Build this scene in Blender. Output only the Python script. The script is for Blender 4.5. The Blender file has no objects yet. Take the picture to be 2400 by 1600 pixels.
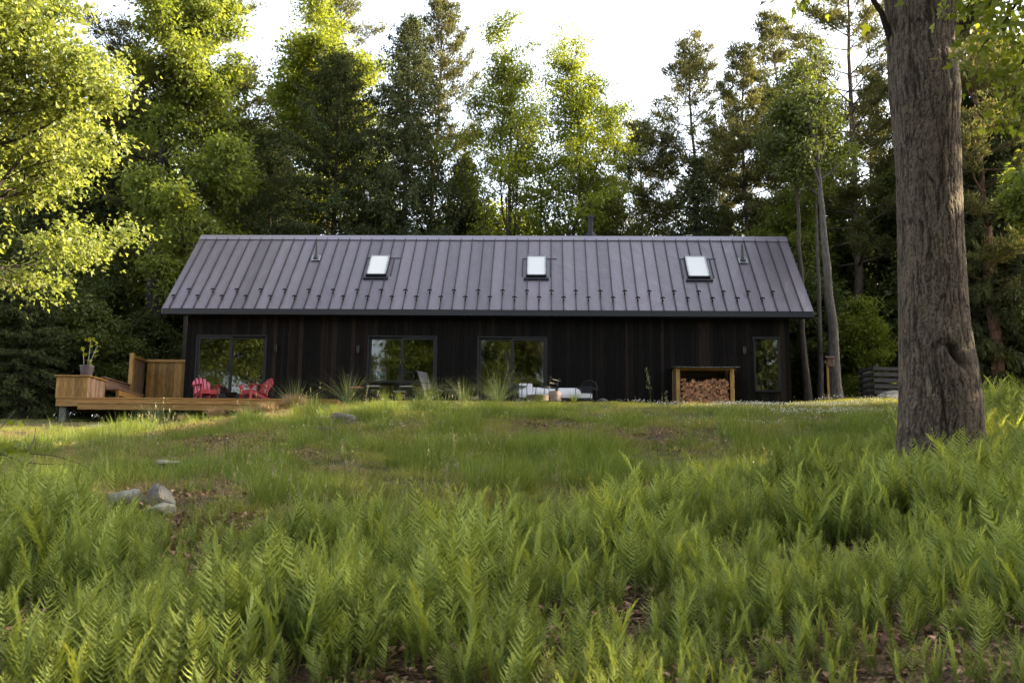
import bpy, math, random
import numpy as np
from mathutils import Matrix, Vector

# ---------------------------------------------------------------- camera, sky, sun, exposure
scene = bpy.context.scene
CAM = np.array([12.608, -32.5198, -3.3158])
YAW, PITCH, ROLL, FPX = -0.032562, 0.159988, 0.011269, 2333.0
def cam_axes():
    cy, sy, cp, sp, cr, sr = math.cos(YAW), math.sin(YAW), math.cos(PITCH), math.sin(PITCH), math.cos(ROLL), math.sin(ROLL)
    r = np.array([cy, -sy, 0.0]); f = np.array([sy*cp, cy*cp, sp]); u = np.cross(r, f)
    return cr*r + sr*u, -sr*r + cr*u, f
AR, AU, AF = cam_axes()
cam_data = bpy.data.cameras.new("camera"); cam = bpy.data.objects.new("camera", cam_data)
scene.collection.objects.link(cam); scene.camera = cam
M = Matrix(((AR[0], AU[0], -AF[0], CAM[0]), (AR[1], AU[1], -AF[1], CAM[1]), (AR[2], AU[2], -AF[2], CAM[2]), (0, 0, 0, 1)))
cam.matrix_world = M
cam_data.sensor_width = 36.0; cam_data.lens = FPX/2400*36.0
cam_data.clip_start = 0.1; cam_data.clip_end = 3000
cam_data.dof.use_dof = True; cam_data.dof.focus_distance = 22.0; cam_data.dof.aperture_fstop = 5.0

SUN_AZ = math.radians(16)      # from +x towards +y (behind the house, to the right)
SUN_EL = math.radians(22)
sdir = Vector((math.cos(SUN_AZ)*math.cos(SUN_EL), math.sin(SUN_AZ)*math.cos(SUN_EL), math.sin(SUN_EL)))
world = bpy.data.worlds.new("World"); scene.world = world; world.use_nodes = True
wn = world.node_tree; bg = wn.nodes['Background']
sky = wn.nodes.new('ShaderNodeTexSky'); sky.sky_type = 'NISHITA'; sky.sun_disc = False
sky.sun_elevation = SUN_EL; sky.sun_rotation = math.radians(90) - SUN_AZ
sky.air_density = 1.0; sky.dust_density = 3.5; sky.ozone_density = 1.0
hs = wn.nodes.new('ShaderNodeHueSaturation'); hs.inputs['Saturation'].default_value = .42
wn.links.new(sky.outputs[0], hs.inputs['Color']); wn.links.new(hs.outputs[0], bg.inputs[0]); bg.inputs[1].default_value = 0.15
sun_d = bpy.data.lights.new("sun", 'SUN'); sun_d.energy = 5.0; sun_d.angle = math.radians(0.6); sun_d.color = (1.0, 0.82, 0.52)
sun = bpy.data.objects.new("sun", sun_d); scene.collection.objects.link(sun)
sun.rotation_euler = sdir.to_track_quat('Z', 'Y').to_euler(); sun.location = (60, 50, 40)
scene.view_settings.view_transform = 'Standard'; scene.view_settings.look = 'None'
scene.view_settings.gamma = 1.0; scene.view_settings.exposure = 2.4
scene.cycles.max_bounces = 9; scene.cycles.transparent_max_bounces = 12
scene.cycles.diffuse_bounces = 5; scene.cycles.glossy_bounces = 3

# ---------------------------------------------------------------- helpers
def ray(px, py, Y):
    """world point on the plane y = Y that shows at photo pixel (2400 x 1600)"""
    d = AF + (px-1200)/FPX*AR - (py-800)/FPX*AU
    t = (Y-CAM[1])/d[1]
    return CAM + t*d
def pix(P):
    d = np.asarray(P, float) - CAM; z = d @ AF
    zz = np.where(z > 0.05, z, 0.05)
    return 1200+FPX*(d @ AR)/zz, 800-FPX*(d @ AU)/zz, z

def smooth(a, b, x):
    t = np.clip((x-a)/(b-a), 0, 1); return t*t*(3-2*t)

_prng = np.random.default_rng(7)
_grid = _prng.random((64, 64))
def vnoise(x, y):
    x = np.asarray(x, float); y = np.asarray(y, float)
    xi = np.floor(x).astype(int); yi = np.floor(y).astype(int); fx = x-xi; fy = y-yi
    fx = fx*fx*(3-2*fx); fy = fy*fy*(3-2*fy)
    g = lambda a, b: _grid[a % 64, b % 64]
    return (g(xi, yi)*(1-fx)+g(xi+1, yi)*fx)*(1-fy) + (g(xi, yi+1)*(1-fx)+g(xi+1, yi+1)*fx)*fy
def fbm(x, y, o=3):
    s = 0; a = 0.5
    for i in range(o):
        s = s + a*(vnoise(x*2**i+11.3*i, y*2**i+5.7*i)-0.5); a *= 0.5
    return s*2

HY = [-120, -60, -40, -32.5, -28, -24, -20, -16, -12, -8, -5, -3.5, -1, 0, 6, 20, 60, 140]
HZ = [-18, -9.2, -6.1, -4.95, -4.24, -3.62, -2.98, -2.31, -1.65, -1.0, -.64, -.44, -.16, -.07, 0, .5, 1.6, 3.0]
def hgt(x, y):
    x = np.asarray(x, float); y = np.asarray(y, float)
    z = np.interp(y, HY, HZ)
    c0 = np.interp(y, [-30, -22, -12, -5, 0], [6, 8.2, 8.2, 8.6, 8.4])
    dip = np.interp(y, [-34, -26, -20, -10, 0, 12, 30], [0.05, .25, .62, .72, .72, .5, .1])
    z = z - dip*smooth(0, 1, (c0-x)/7.5)
    z = z - 0.10*smooth(14.5, 17, x)*(1-smooth(19.5, 21.5, x))*smooth(-7, -2, y)*(1-smooth(2, 4, y))
    z = z + 0.16*smooth(19.5, 23, x)*smooth(-12, -3, y)
    z = z + 0.25*smooth(17, 22, x)*(1-smooth(-16, -8, y))*smooth(-30, -20, y)
    amp = 0.07 + 0.5*smooth(12, 40, y)
    near = smooth(-4.5, -7, y) + smooth(7, 14, y)
    z = z + .07*fbm(x*1.1+3, y*1.1+8, 2)*smooth(-4.5, -8, y)
    return z + amp*fbm(x*0.35, y*0.35)*near

def new_mesh(name, V, faces_n, F, mats, tone=None, smooth_sh=False, mat_idx=None):
    """V (n,3); F flat int loops with faces_n loops per face (int or array)"""
    me = bpy.data.meshes.new(name)
    V = np.asarray(V, np.float32); F = np.asarray(F, np.int32).ravel()
    me.vertices.add(len(V)); me.vertices.foreach_set('co', V.ravel())
    me.loops.add(len(F)); me.loops.foreach_set('vertex_index', F)
    if np.isscalar(faces_n):
        nf = len(F)//faces_n; st = np.arange(nf, dtype=np.int32)*faces_n
    else:
        fn = np.asarray(faces_n, np.int32); nf = len(fn); st = np.concatenate([[0], np.cumsum(fn)[:-1]]).astype(np.int32)
    me.polygons.add(nf); me.polygons.foreach_set('loop_start', st)
    for m in (mats if isinstance(mats, (list, tuple)) else [mats]): me.materials.append(m)
    if mat_idx is not None: me.polygons.foreach_set('material_index', np.asarray(mat_idx, np.int32))
    if smooth_sh: me.polygons.foreach_set('use_smooth', np.ones(nf, bool))
    if tone is not None:
        a = me.attributes.new('tone', 'FLOAT', 'POINT'); a.data.foreach_set('value', np.asarray(tone, np.float32))
    me.update(calc_edges=True); me.validate()
    return me

def link(name, me, parent=None, loc=None):
    o = bpy.data.objects.new(name, me); scene.collection.objects.link(o)
    if parent: o.parent = parent
    if loc is not None: o.location = loc
    return o
def tag(o, label=None, cat=None, group=None, kind=None):
    if label: o['label'] = label
    if cat: o['category'] = cat
    if group: o['group'] = group
    if kind: o['kind'] = kind
    return o
def thing(name, label, cat, loc=(0, 0, 0), rotz=0, group=None):
    o = bpy.data.objects.new(name, None); scene.collection.objects.link(o)
    o.location = loc; o.rotation_euler = (0, 0, rotz); o.empty_display_size = .2
    return tag(o, label, cat, group)
def dup(root, loc, rotz=0, scale=None, label=None, group=None):
    r = root.copy(); scene.collection.objects.link(r); r.location = loc
    r.rotation_euler = (root.rotation_euler.x, root.rotation_euler.y, rotz)
    if scale is not None: r.scale = scale if hasattr(scale, '__len__') else (scale,)*3
    if label: r['label'] = label
    if group: r['group'] = group
    for ch in list(root.children):
        c = ch.copy(); scene.collection.objects.link(c); c.parent = r
        for g in list(ch.children):
            d = g.copy(); scene.collection.objects.link(d); d.parent = c
    return r

class MB:
    """collects boxes, tubes and prisms into one mesh"""
    def __init__(s): s.v = []; s.f = []; s.m = []; s.t = []; s.cur = 0; s.tone = 0.5
    def _add(s, vs, fs):
        b = len(s.v); s.v += [tuple(p) for p in vs]; s.f += [[b+i for i in f] for f in fs]
        s.m += [s.cur]*len(fs); s.t += [s.tone]*len(vs); return s
    def box(s, x0, x1, y0, y1, z0, z1, T=None):
        vs = [Vector((x, y, z)) for z in (z0, z1) for y in (y0, y1) for x in (x0, x1)]
        if T is not None: vs = [T @ p for p in vs]
        return s._add(vs, [(0, 2, 3, 1), (4, 5, 7, 6), (0, 1, 5, 4), (2, 6, 7, 3), (0, 4, 6, 2), (1, 3, 7, 5)])
    def bbox(s, x0, x1, y0, y1, z0, z1, b=.01, T=None):
        """box with chamfered edges"""
        vs = []; 
        for (ix, iy, iz) in [(i, j, k) for k in (0, 1) for j in (0, 1) for i in (0, 1)]:
            X = (x0, x1)[ix]; Y = (y0, y1)[iy]; Z = (z0, z1)[iz]
            dx = b*(1-2*ix); dy = b*(1-2*iy); dz = b*(1-2*iz)
            vs += [Vector((X, Y+dy, Z+dz)), Vector((X+dx, Y, Z+dz)), Vector((X+dx, Y+dy, Z))]
        if T is not None: vs = [T @ p for p in vs]
        i = lambda c, a: 3*c+a
        fs = [(i(0,0), i(4,0), i(6,0), i(2,0)), (i(1,0), i(3,0), i(7,0), i(5,0)), (i(0,1), i(1,1), i(5,1), i(4,1)), (i(2,1), i(6,1), i(7,1), i(3,1)),
              (i(0,2), i(2,2), i(3,2), i(1,2)), (i(4,2), i(5,2), i(7,2), i(6,2))]
        for c, d in ((0,4),(1,5),(2,6),(3,7)): fs.append((i(c,0), i(c,1), i(d,1), i(d,0)) if c in (0,3) else (i(c,1), i(c,0), i(d,0), i(d,1)))
        for c, d in ((0,2),(1,3),(4,6),(5,7)): fs.append((i(c,0), i(d,0), i(d,2), i(c,2)))
        for c, d in ((0,1),(2,3),(4,5),(6,7)): fs.append((i(c,1), i(c,2), i(d,2), i(d,1)))
        for c in range(8): fs.append((i(c,0), i(c,1), i(c,2)))
        return s._add(vs, fs)
    def tube(s, pts, r, n=8, cap=True, closed=False):
        pts = [Vector(p) for p in pts]; k = len(pts)
        rs = r if hasattr(r, '__len__') else [r]*k
        vs = []; fs = []; prev = None
        for i, p in enumerate(pts):
            a = pts[(i-1) % k] if (closed or i > 0) else p; b = pts[(i+1) % k] if (closed or i < k-1) else p
            d = (b-a).normalized()
            if prev is None:
                u = d.orthogonal().normalized()
            else:
                u = (prev - d*prev.dot(d)); u = u.normalized() if u.length > 1e-6 else d.orthogonal().normalized()
            prev = u; w = d.cross(u)
            for j in range(n):
                an = 2*math.pi*j/n; vs.append(p + (u*math.cos(an)+w*math.sin(an))*rs[i])
        m = k if closed else k-1
        for i in range(m):
            for j in range(n):
                a = i*n+j; b = i*n+(j+1) % n; c = ((i+1) % k)*n+(j+1) % n; d = ((i+1) % k)*n+j
                fs.append((a, b, c, d))
        if cap and not closed:
            fs.append(tuple(range(n-1, -1, -1))); fs.append(tuple((k-1)*n+j for j in range(n)))
        return s._add(vs, fs)
    def lathe(s, prof, cx=0, cy=0, n=20, cap=True):
        vs = []; fs = []
        for (r, z) in prof:
            for j in range(n): vs.append((cx+r*math.cos(2*math.pi*j/n), cy+r*math.sin(2*math.pi*j/n), z))
        for i in range(len(prof)-1):
            for j in range(n): fs.append((i*n+j, i*n+(j+1) % n, (i+1)*n+(j+1) % n, (i+1)*n+j))
        if cap: fs.append(tuple(range(n-1, -1, -1))); fs.append(tuple((len(prof)-1)*n+j for j in range(n)))
        return s._add(vs, fs)
    def poly_prism(s, poly, T, th):
        """poly: 2D points in local xz plane, extruded th along local y, placed by T"""
        n = len(poly)
        vs = [T @ Vector((x, 0, z)) for x, z in poly] + [T @ Vector((x, th, z)) for x, z in poly]
        fs = [tuple(range(n)), tuple(range(2*n-1, n-1, -1))] + [(i, i+n, (i+1) % n+n, (i+1) % n) for i in range(n)]
        return s._add(vs, fs)
    def build(s, name, mats, parent=None, loc=None, sm=False):
        me = bpy.data.meshes.new(name); me.from_pydata(s.v, [], s.f)
        for m in (mats if isinstance(mats, (list, tuple)) else [mats]): me.materials.append(m)
        me.polygons.foreach_set('material_index', s.m)
        if sm: me.polygons.foreach_set('use_smooth', [True]*len(s.f))
        a = me.attributes.new('tone', 'FLOAT', 'POINT'); a.data.foreach_set('value', np.asarray(s.t, np.float32))
        me.update()
        if sm:
            try: me.set_sharp_from_angle(angle=math.radians(40))
            except Exception: pass
        return link(name, me, parent, loc)

# ---------------------------------------------------------------- materials
def mat(name, base=(.5, .5, .5), rough=.6, metal=0.0, spec=.5, var=None, bump=None, tone=0.0, rnd=0.0, noise_scale=8.0, dark=None, stretch=(1, 1, 1), coat=0):
    m = bpy.data.materials.new(name); m.use_nodes = True; nt = m.node_tree; b = nt.nodes['Principled BSDF']
    b.inputs['Roughness'].default_value = rough; b.inputs['Metallic'].default_value = metal
    b.inputs['Specular IOR Level'].default_value = spec; b.inputs['Coat Weight'].default_value = coat
    b.inputs['Base Color'].default_value = (*base, 1)
    tc = nt.nodes.new('ShaderNodeTexCoord'); mp = nt.nodes.new('ShaderNodeMapping'); mp.inputs['Scale'].default_value = stretch
    nt.links.new(tc.outputs['Object'], mp.inputs[0]); last = None
    if dark is not None:
        n = nt.nodes.new('ShaderNodeTexNoise'); n.inputs['Scale'].default_value = noise_scale; n.inputs['Detail'].default_value = 6
        nt.links.new(mp.outputs[0], n.inputs['Vector'])
        r = nt.nodes.new('ShaderNodeValToRGB'); r.color_ramp.elements[0].position = .35; r.color_ramp.elements[1].position = .68
        r.color_ramp.elements[0].color = (*dark, 1); r.color_ramp.elements[1].color = (*base, 1)
        nt.links.new(n.outputs[0], r.inputs[0]); last = r.outputs[0]
    if tone or rnd:
        val = None
        if tone:
            a = nt.nodes.new('ShaderNodeAttribute'); a.attribute_name = 'tone'
            k = nt.nodes.new('ShaderNodeMath'); k.operation = 'MULTIPLY_ADD'; k.inputs[1].default_value = 2*tone; k.inputs[2].default_value = 1-tone
            nt.links.new(a.outputs['Fac'], k.inputs[0]); val = k.outputs[0]
        if rnd:
            oi = nt.nodes.new('ShaderNodeObjectInfo')
            k2 = nt.nodes.new('ShaderNodeMath'); k2.operation = 'MULTIPLY_ADD'; k2.inputs[1].default_value = 2*rnd; k2.inputs[2].default_value = 1-rnd
            nt.links.new(oi.outputs['Random'], k2.inputs[0])
            if val is not None:
                mm = nt.nodes.new('ShaderNodeMath'); mm.operation = 'MULTIPLY'; nt.links.new(val, mm.inputs[0]); nt.links.new(k2.outputs[0], mm.inputs[1]); val = mm.outputs[0]
            else: val = k2.outputs[0]
        vm = nt.nodes.new('ShaderNodeVectorMath'); vm.operation = 'SCALE'
        if last is not None: nt.links.new(last, vm.inputs[0])
        else: vm.inputs[0].default_value = base
        nt.links.new(val, vm.inputs['Scale']); last = vm.outputs[0]
    if last is not None: nt.links.new(last, b.inputs['Base Color'])
    if bump:
        sc, st = bump
        n = nt.nodes.new('ShaderNodeTexNoise'); n.inputs['Scale'].default_value = sc; n.inputs['Detail'].default_value = 5
        nt.links.new(mp.outputs[0], n.inputs['Vector'])
        bp = nt.nodes.new('ShaderNodeBump'); bp.inputs['Strength'].default_value = st; bp.inputs['Distance'].default_value = .02
        nt.links.new(n.outputs[0], bp.inputs['Height']); nt.links.new(bp.outputs[0], b.inputs['Normal'])
    return m

def leaf_mat(name, c_dark, c_light, trans, tmix=.45, rough=.5, rnd=.25, spec=.3, ramp=None):
    """foliage: diffuse + light passing through the leaf; tone attribute mixes two leaf colours"""
    m = bpy.data.materials.new(name); m.use_nodes = True; nt = m.node_tree; b = nt.nodes['Principled BSDF']
    b.inputs['Roughness'].default_value = rough; b.inputs['Specular IOR Level'].default_value = spec
    a = nt.nodes.new('ShaderNodeAttribute'); a.attribute_name = 'tone'
    mx = nt.nodes.new('ShaderNodeMix'); mx.data_type = 'RGBA'
    mx.inputs['A'].default_value = (*c_dark, 1); mx.inputs['B'].default_value = (*c_light, 1)
    nt.links.new(a.outputs['Fac'], mx.inputs['Factor'])
    oi = nt.nodes.new('ShaderNodeObjectInfo')
    k2 = nt.nodes.new('ShaderNodeMath'); k2.operation = 'MULTIPLY_ADD'; k2.inputs[1].default_value = 2*rnd; k2.inputs[2].default_value = 1-rnd
    nt.links.new(oi.outputs['Random'], k2.inputs[0])
    vm = nt.nodes.new('ShaderNodeVectorMath'); vm.operation = 'SCALE'
    nt.links.new(mx.outputs['Result'], vm.inputs[0]); nt.links.new(k2.outputs[0], vm.inputs['Scale'])
    nt.links.new(vm.outputs[0], b.inputs['Base Color'])
    t = nt.nodes.new('ShaderNodeBsdfTranslucent')
    tm = nt.nodes.new('ShaderNodeMix'); tm.data_type = 'RGBA'; tm.blend_type = 'MULTIPLY'; tm.inputs['Factor'].default_value = 1
    tm.inputs['B'].default_value = (*trans, 1); nt.links.new(vm.outputs[0], tm.inputs['A']); nt.links.new(tm.outputs['Result'], t.inputs[0])
    ms = nt.nodes.new('ShaderNodeMixShader'); ms.inputs[0].default_value = tmix
    nt.links.new(b.outputs[0], ms.inputs[1]); nt.links.new(t.outputs[0], ms.inputs[2])
    nt.links.new(ms.outputs[0], nt.nodes['Material Output'].inputs[0])
    return m
# ---------------------------------------------------------------- ground
def ground_material():
    m = bpy.data.materials.new('meadow_soil'); m.use_nodes = True; nt = m.node_tree; b = nt.nodes['Principled BSDF']
    b.inputs['Roughness'].default_value = .95; b.inputs['Specular IOR Level'].default_value = .1
    tc = nt.nodes.new('ShaderNodeTexCoord')
    def noise(sc, det=6):
        n = nt.nodes.new('ShaderNodeTexNoise'); n.inputs['Scale'].default_value = sc; n.inputs['Detail'].default_value = det
        nt.links.new(tc.outputs['Object'], n.inputs['Vector']); return n
    def ramp(src, p0, c0, p1, c1):
        r = nt.nodes.new('ShaderNodeValToRGB'); r.color_ramp.elements[0].position = p0; r.color_ramp.elements[1].position = p1
        r.color_ramp.elements[0].color = (*c0, 1); r.color_ramp.elements[1].color = (*c1, 1); nt.links.new(src, r.inputs[0]); return r
    n1 = noise(2.2); n2 = noise(38); n3 = noise(.5)
    r1 = ramp(n1.outputs[0], .4, (.035, .05, .016), .62, (.075, .085, .028))
    r2 = ramp(n2.outputs[0], .42, (.02, .013, .008), .7, (.16, .115, .07))
    r3 = ramp(n2.outputs[0], .35, (.03, .022, .014), .75, (.17, .115, .068))
    a = nt.nodes.new('ShaderNodeAttribute'); a.attribute_name = 'tone'   # 0 grass floor, 1 leaf litter
    mx = nt.nodes.new('ShaderNodeMix'); mx.data_type = 'RGBA'; mx.inputs['Factor'].default_value = .35
    nt.links.new(r1.outputs[0], mx.inputs['A']); nt.links.new(r2.outputs[0], mx.inputs['B'])
    m2 = nt.nodes.new('ShaderNodeMix'); m2.data_type = 'RGBA'
    nt.links.new(a.outputs['Fac'], m2.inputs['Factor']); nt.links.new(mx.outputs['Result'], m2.inputs['A']); nt.links.new(r3.outputs[0], m2.inputs['B'])
    nt.links.new(m2.outputs['Result'], b.inputs['Base Color'])
    bp = nt.nodes.new('ShaderNodeBump'); bp.inputs['Strength'].default_value = .8; bp.inputs['Distance'].default_value = .03
    nt.links.new(n2.outputs[0], bp.inputs['Height']); nt.links.new(bp.outputs[0], b.inputs['Normal'])
    return m
def gpt(px_, py_):
    """point of the ground seen at a photo pixel"""
    d = AF + (px_-1200)/FPX*AR - (py_-800)/FPX*AU
    t = 3.0
    while t < 120:
        p = CAM+d*t
        if p[2] < float(hgt(p[0], p[1])): return p
        t += .05
    return p
DRYC = [(gpt(a, b), r) for a, b, r in ((440, 1012, 1.0), (505, 1040, .9), (360, 1035, .8), (415, 1145, .55), (250, 1225, .6), (470, 1165, .5), (640, 1075, .8), (300, 1170, .5), (740, 1120, .6), (560, 985, 1.0), (200, 1060, .8), (1290, 1010, 1.1), (1560, 1020, 1.2))]
def dryness(x, y):
    d = smooth(.05, .28, fbm(x*.5+9, y*.5+4, 3))*np.clip(smooth(11, 6, x)+.12, 0, 1)*smooth(-22, -18, y)*(1-smooth(-3, 2, y))
    w = fbm(x*2.2+1, y*2.2+6, 2)
    for c, r in DRYC: d = np.maximum(d, np.exp(-(((x-c[0])/r)**2+((y-c[1])/(r*1.3))**2)**1.5)*(.9+1.2*w))
    return np.clip(d, 0, 1)
def axis(lo, a, b, hi, st, far):
    mid = np.arange(a, b+1e-6, st)
    left = a-np.cumsum(np.linspace(st, far, 60)); left = left[left > lo][::-1]
    right = b+np.cumsum(np.linspace(st, far, 60)); right = right[right < hi]
    return np.concatenate([[lo], left, mid, right, [hi]])
gx = axis(-300, -8, 28, 330, .25, 12); gy = axis(-120, -34, 8, 300, .25, 12)
GX, GY = np.meshgrid(gx, gy); GZ = hgt(GX, GY)
nx, ny = len(gx), len(gy)
ii, jj = np.meshgrid(np.arange(nx-1), np.arange(ny-1))
q = (jj*nx+ii).ravel(); F = np.stack([q, q+1, q+nx+1, q+nx], 1)
litter = np.clip(smooth(6, 10, GY) + smooth(-21.5, -23.5, GY) + .0, 0, 1)*.95
DRY = dryness(GX, GY)
litter = np.maximum(litter, .75*DRY)
litter = np.maximum(litter, smooth(27, 31, GX)*smooth(-10, -5, GY)); litter = np.maximum(litter, smooth(-4.5, -7, GX))
gm = new_mesh('ground', np.stack([GX.ravel(), GY.ravel(), GZ.ravel()], 1), 4, F, ground_material(), tone=litter.ravel(), smooth_sh=True)
ground = link('ground', gm); tag(ground, kind='structure')

# ---------------------------------------------------------------- house
def wood_black():
    m = bpy.data.materials.new('black_stained_boards'); m.use_nodes = True; nt = m.node_tree; b = nt.nodes['Principled BSDF']
    b.inputs['Roughness'].default_value = .88; b.inputs['Specular IOR Level'].default_value = .10
    tc = nt.nodes.new('ShaderNodeTexCoord'); mp = nt.nodes.new('ShaderNodeMapping'); mp.inputs['Scale'].default_value = (9, 9, 1.0)
    nt.links.new(tc.outputs['Object'], mp.inputs[0])
    n = nt.nodes.new('ShaderNodeTexNoise'); n.inputs['Scale'].default_value = 2.2; n.inputs['Detail'].default_value = 8; n.inputs['Roughness'].default_value = .65
    nt.links.new(mp.outputs[0], n.inputs['Vector'])
    a = nt.nodes.new('ShaderNodeAttribute'); a.attribute_name = 'tone'
    r = nt.nodes.new('ShaderNodeValToRGB'); r.color_ramp.elements[0].color = (.0042, .0036, .0032, 1); r.color_ramp.elements[1].color = (.018, .012, .009, 1)
    e = r.color_ramp.elements.new(.75); e.color = (.009, .007, .006, 1)
    nt.links.new(a.outputs['Fac'], r.inputs[0])
    k = nt.nodes.new('ShaderNodeMath'); k.operation = 'MULTIPLY_ADD'; k.inputs[1].default_value = 1.9; k.inputs[2].default_value = .1; nt.links.new(n.outputs[0], k.inputs[0])
    # knots
    v = nt.nodes.new('ShaderNodeTexVoronoi'); v.inputs['Scale'].default_value = 1.0
    mp2 = nt.nodes.new('ShaderNodeMapping'); mp2.inputs['Scale'].default_value = (3.4, .01, 2.1); nt.links.new(tc.outputs['Object'], mp2.inputs[0]); nt.links.new(mp2.outputs[0], v.inputs['Vector'])
    kr = nt.nodes.new('ShaderNodeMapRange'); kr.inputs['From Min'].default_value = .07; kr.inputs['From Max'].default_value = .16; kr.inputs['To Min'].default_value = .25; kr.inputs['To Max'].default_value = 1
    nt.links.new(v.outputs['Distance'], kr.inputs[0])
    k3 = nt.nodes.new('ShaderNodeMath'); k3.operation = 'MULTIPLY'; nt.links.new(k.outputs[0], k3.inputs[0]); nt.links.new(kr.outputs[0], k3.inputs[1])
    vm = nt.nodes.new('ShaderNodeVectorMath'); vm.operation = 'SCALE'; nt.links.new(r.outputs[0], vm.inputs[0]); nt.links.new(k3.outputs[0], vm.inputs['Scale'])
    nt.links.new(vm.outputs[0], b.inputs['Base Color'])
    bp = nt.nodes.new('ShaderNodeBump'); bp.inputs['Strength'].default_value = .4; bp.inputs['Distance'].default_value = .01
    nt.links.new(n.outputs[0], bp.inputs['Height']); nt.links.new(bp.outputs[0], b.inputs['Normal'])
    return m
def roof_mat():
    m = bpy.data.materials.new('roof_steel'); m.use_nodes = True; nt = m.node_tree; b = nt.nodes['Principled BSDF']
    b.inputs['Metallic'].default_value = .35; b.inputs['Roughness'].default_value = .38
    b.inputs['Specular IOR Level'].default_value = .75
    tc = nt.nodes.new('ShaderNodeTexCoord')
    a = nt.nodes.new('ShaderNodeAttribute'); a.attribute_name = 'tone'
    n = nt.nodes.new('ShaderNodeTexNoise'); n.inputs['Scale'].default_value = 1.1; n.inputs['Detail'].default_value = 2.5; n.inputs['Distortion'].default_value = .6
    mp = nt.nodes.new('ShaderNodeMapping'); mp.inputs['Scale'].default_value = (1.6, 1.2, 1.2); nt.links.new(tc.outputs['Object'], mp.inputs[0]); nt.links.new(mp.outputs[0], n.inputs['Vector'])
    n2 = nt.nodes.new('ShaderNodeTexNoise'); n2.inputs['Scale'].default_value = 2.2; n2.inputs['Detail'].default_value = 8; n2.inputs['Roughness'].default_value = .7
    mq = nt.nodes.new('ShaderNodeMapping'); mq.inputs['Scale'].default_value = (5, .8, .8); nt.links.new(tc.outputs['Object'], mq.inputs[0]); nt.links.new(mq.outputs[0], n2.inputs['Vector'])
    bp = nt.nodes.new('ShaderNodeBump'); bp.inputs['Strength'].default_value = .8; bp.inputs['Distance'].default_value = .05
    nt.links.new(n.outputs[0], bp.inputs['Height']); nt.links.new(bp.outputs[0], b.inputs['Normal'])
    k = nt.nodes.new('ShaderNodeMath'); k.operation = 'MULTIPLY_ADD'; k.inputs[1].default_value = .35; k.inputs[2].default_value = .83
    nt.links.new(a.outputs['Fac'], k.inputs[0])
    k2 = nt.nodes.new('ShaderNodeMath'); k2.operation = 'MULTIPLY_ADD'; k2.inputs[1].default_value = .7; k2.inputs[2].default_value = .65
    nt.links.new(n2.outputs[0], k2.inputs[0])
    mm = nt.nodes.new('ShaderNodeMath'); mm.operation = 'MULTIPLY'; nt.links.new(k.outputs[0], mm.inputs[0]); nt.links.new(k2.outputs[0], mm.inputs[1])
    vm = nt.nodes.new('ShaderNodeVectorMath'); vm.operation = 'SCALE'; vm.inputs[0].default_value = (.132, .113, .132); nt.links.new(mm.outputs[0], vm.inputs['Scale'])
    nt.links.new(vm.outputs[0], b.inputs['Base Color'])
    return m
def glass_mat(name='window_glass', tint=(.75, .8, .78), fac=.05):
    m = bpy.data.materials.new(name); m.use_nodes = True; nt = m.node_tree
    nt.nodes.remove(nt.nodes['Principled BSDF'])
    tr = nt.nodes.new('ShaderNodeBsdfTransparent'); tr.inputs[0].default_value = (*tint, 1)
    gl = nt.nodes.new('ShaderNodeBsdfGlossy'); gl.inputs['Roughness'].default_value = .02; gl.inputs[0].default_value = (1, 1, 1, 1)
    n = nt.nodes.new('ShaderNodeTexNoise'); n.inputs['Scale'].default_value = .9; n.inputs['Detail'].default_value = 1
    tc = nt.nodes.new('ShaderNodeTexCoord'); nt.links.new(tc.outputs['Object'], n.inputs['Vector'])
    bp = nt.nodes.new('ShaderNodeBump'); bp.inputs['Strength'].default_value = .15; bp.inputs['Distance'].default_value = .02; nt.links.new(n.outputs[0], bp.inputs['Height'])
    nt.links.new(bp.outputs[0], gl.inputs['Normal'])
    lw = nt.nodes.new('ShaderNodeLayerWeight'); lw.inputs[0].default_value = .25
    k = nt.nodes.new('ShaderNodeMath'); k.operation = 'MULTIPLY_ADD'; k.inputs[1].default_value = .7; k.inputs[2].default_value = fac; nt.links.new(lw.outputs['Fresnel'], k.inputs[0])
    ms = nt.nodes.new('ShaderNodeMixShader'); nt.links.new(k.outputs[0], ms.inputs[0]); nt.links.new(tr.outputs[0], ms.inputs[1]); nt.links.new(gl.outputs[0], ms.inputs[2])
    nt.links.new(ms.outputs[0], nt.nodes['Material Output'].inputs[0])
    return m
M_board = wood_black(); M_roof = roof_mat(); M_glass = glass_mat()
M_trim = mat('black_trim', (.007, .007, .008), .5, spec=.3)
M_seam = mat('seam_shadow_metal', (.028, .024, .03), .5, metal=.2, spec=.3)  # darker than the sheets: the ribs' shaded side put into the colour
M_fascia = mat('fascia_metal', (.016, .016, .02), .5, metal=.2, spec=.4)
M_blackmetal = mat('black_metal', (.007, .007, .008), .42, metal=.3, spec=.4, bump=(60, .05))
M_galv = mat('galvanized', (.42, .43, .45), .35, metal=.8, dark=(.25, .26, .27), noise_scale=12)
M_inside = mat('interior_paint', (.10, .09, .08), .8)
M_floorin = mat('interior_floor', (.12, .07, .04), .4)
M_blind = mat('skylight_blind', (.50, .50, .48), .35, spec=.5, coat=.6)
M_lamp = mat('lamp_black', (.006, .006, .006), .35)

WX0, WX1, WY, WH = 0.52, 20.77, 0.38, 3.02
BY = 6.10
ZK = 3.335/3.242
RX0, RX1, RY, RZ = -0.235, 21.467, 3.242, 6.335
S0, SP = 0.0, 21.133/51
house = thing('house', 'long low black timber house with dark standing seam metal roof and three skylights', 'house', (0, 0, 0))
rng = random.Random(3)
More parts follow.
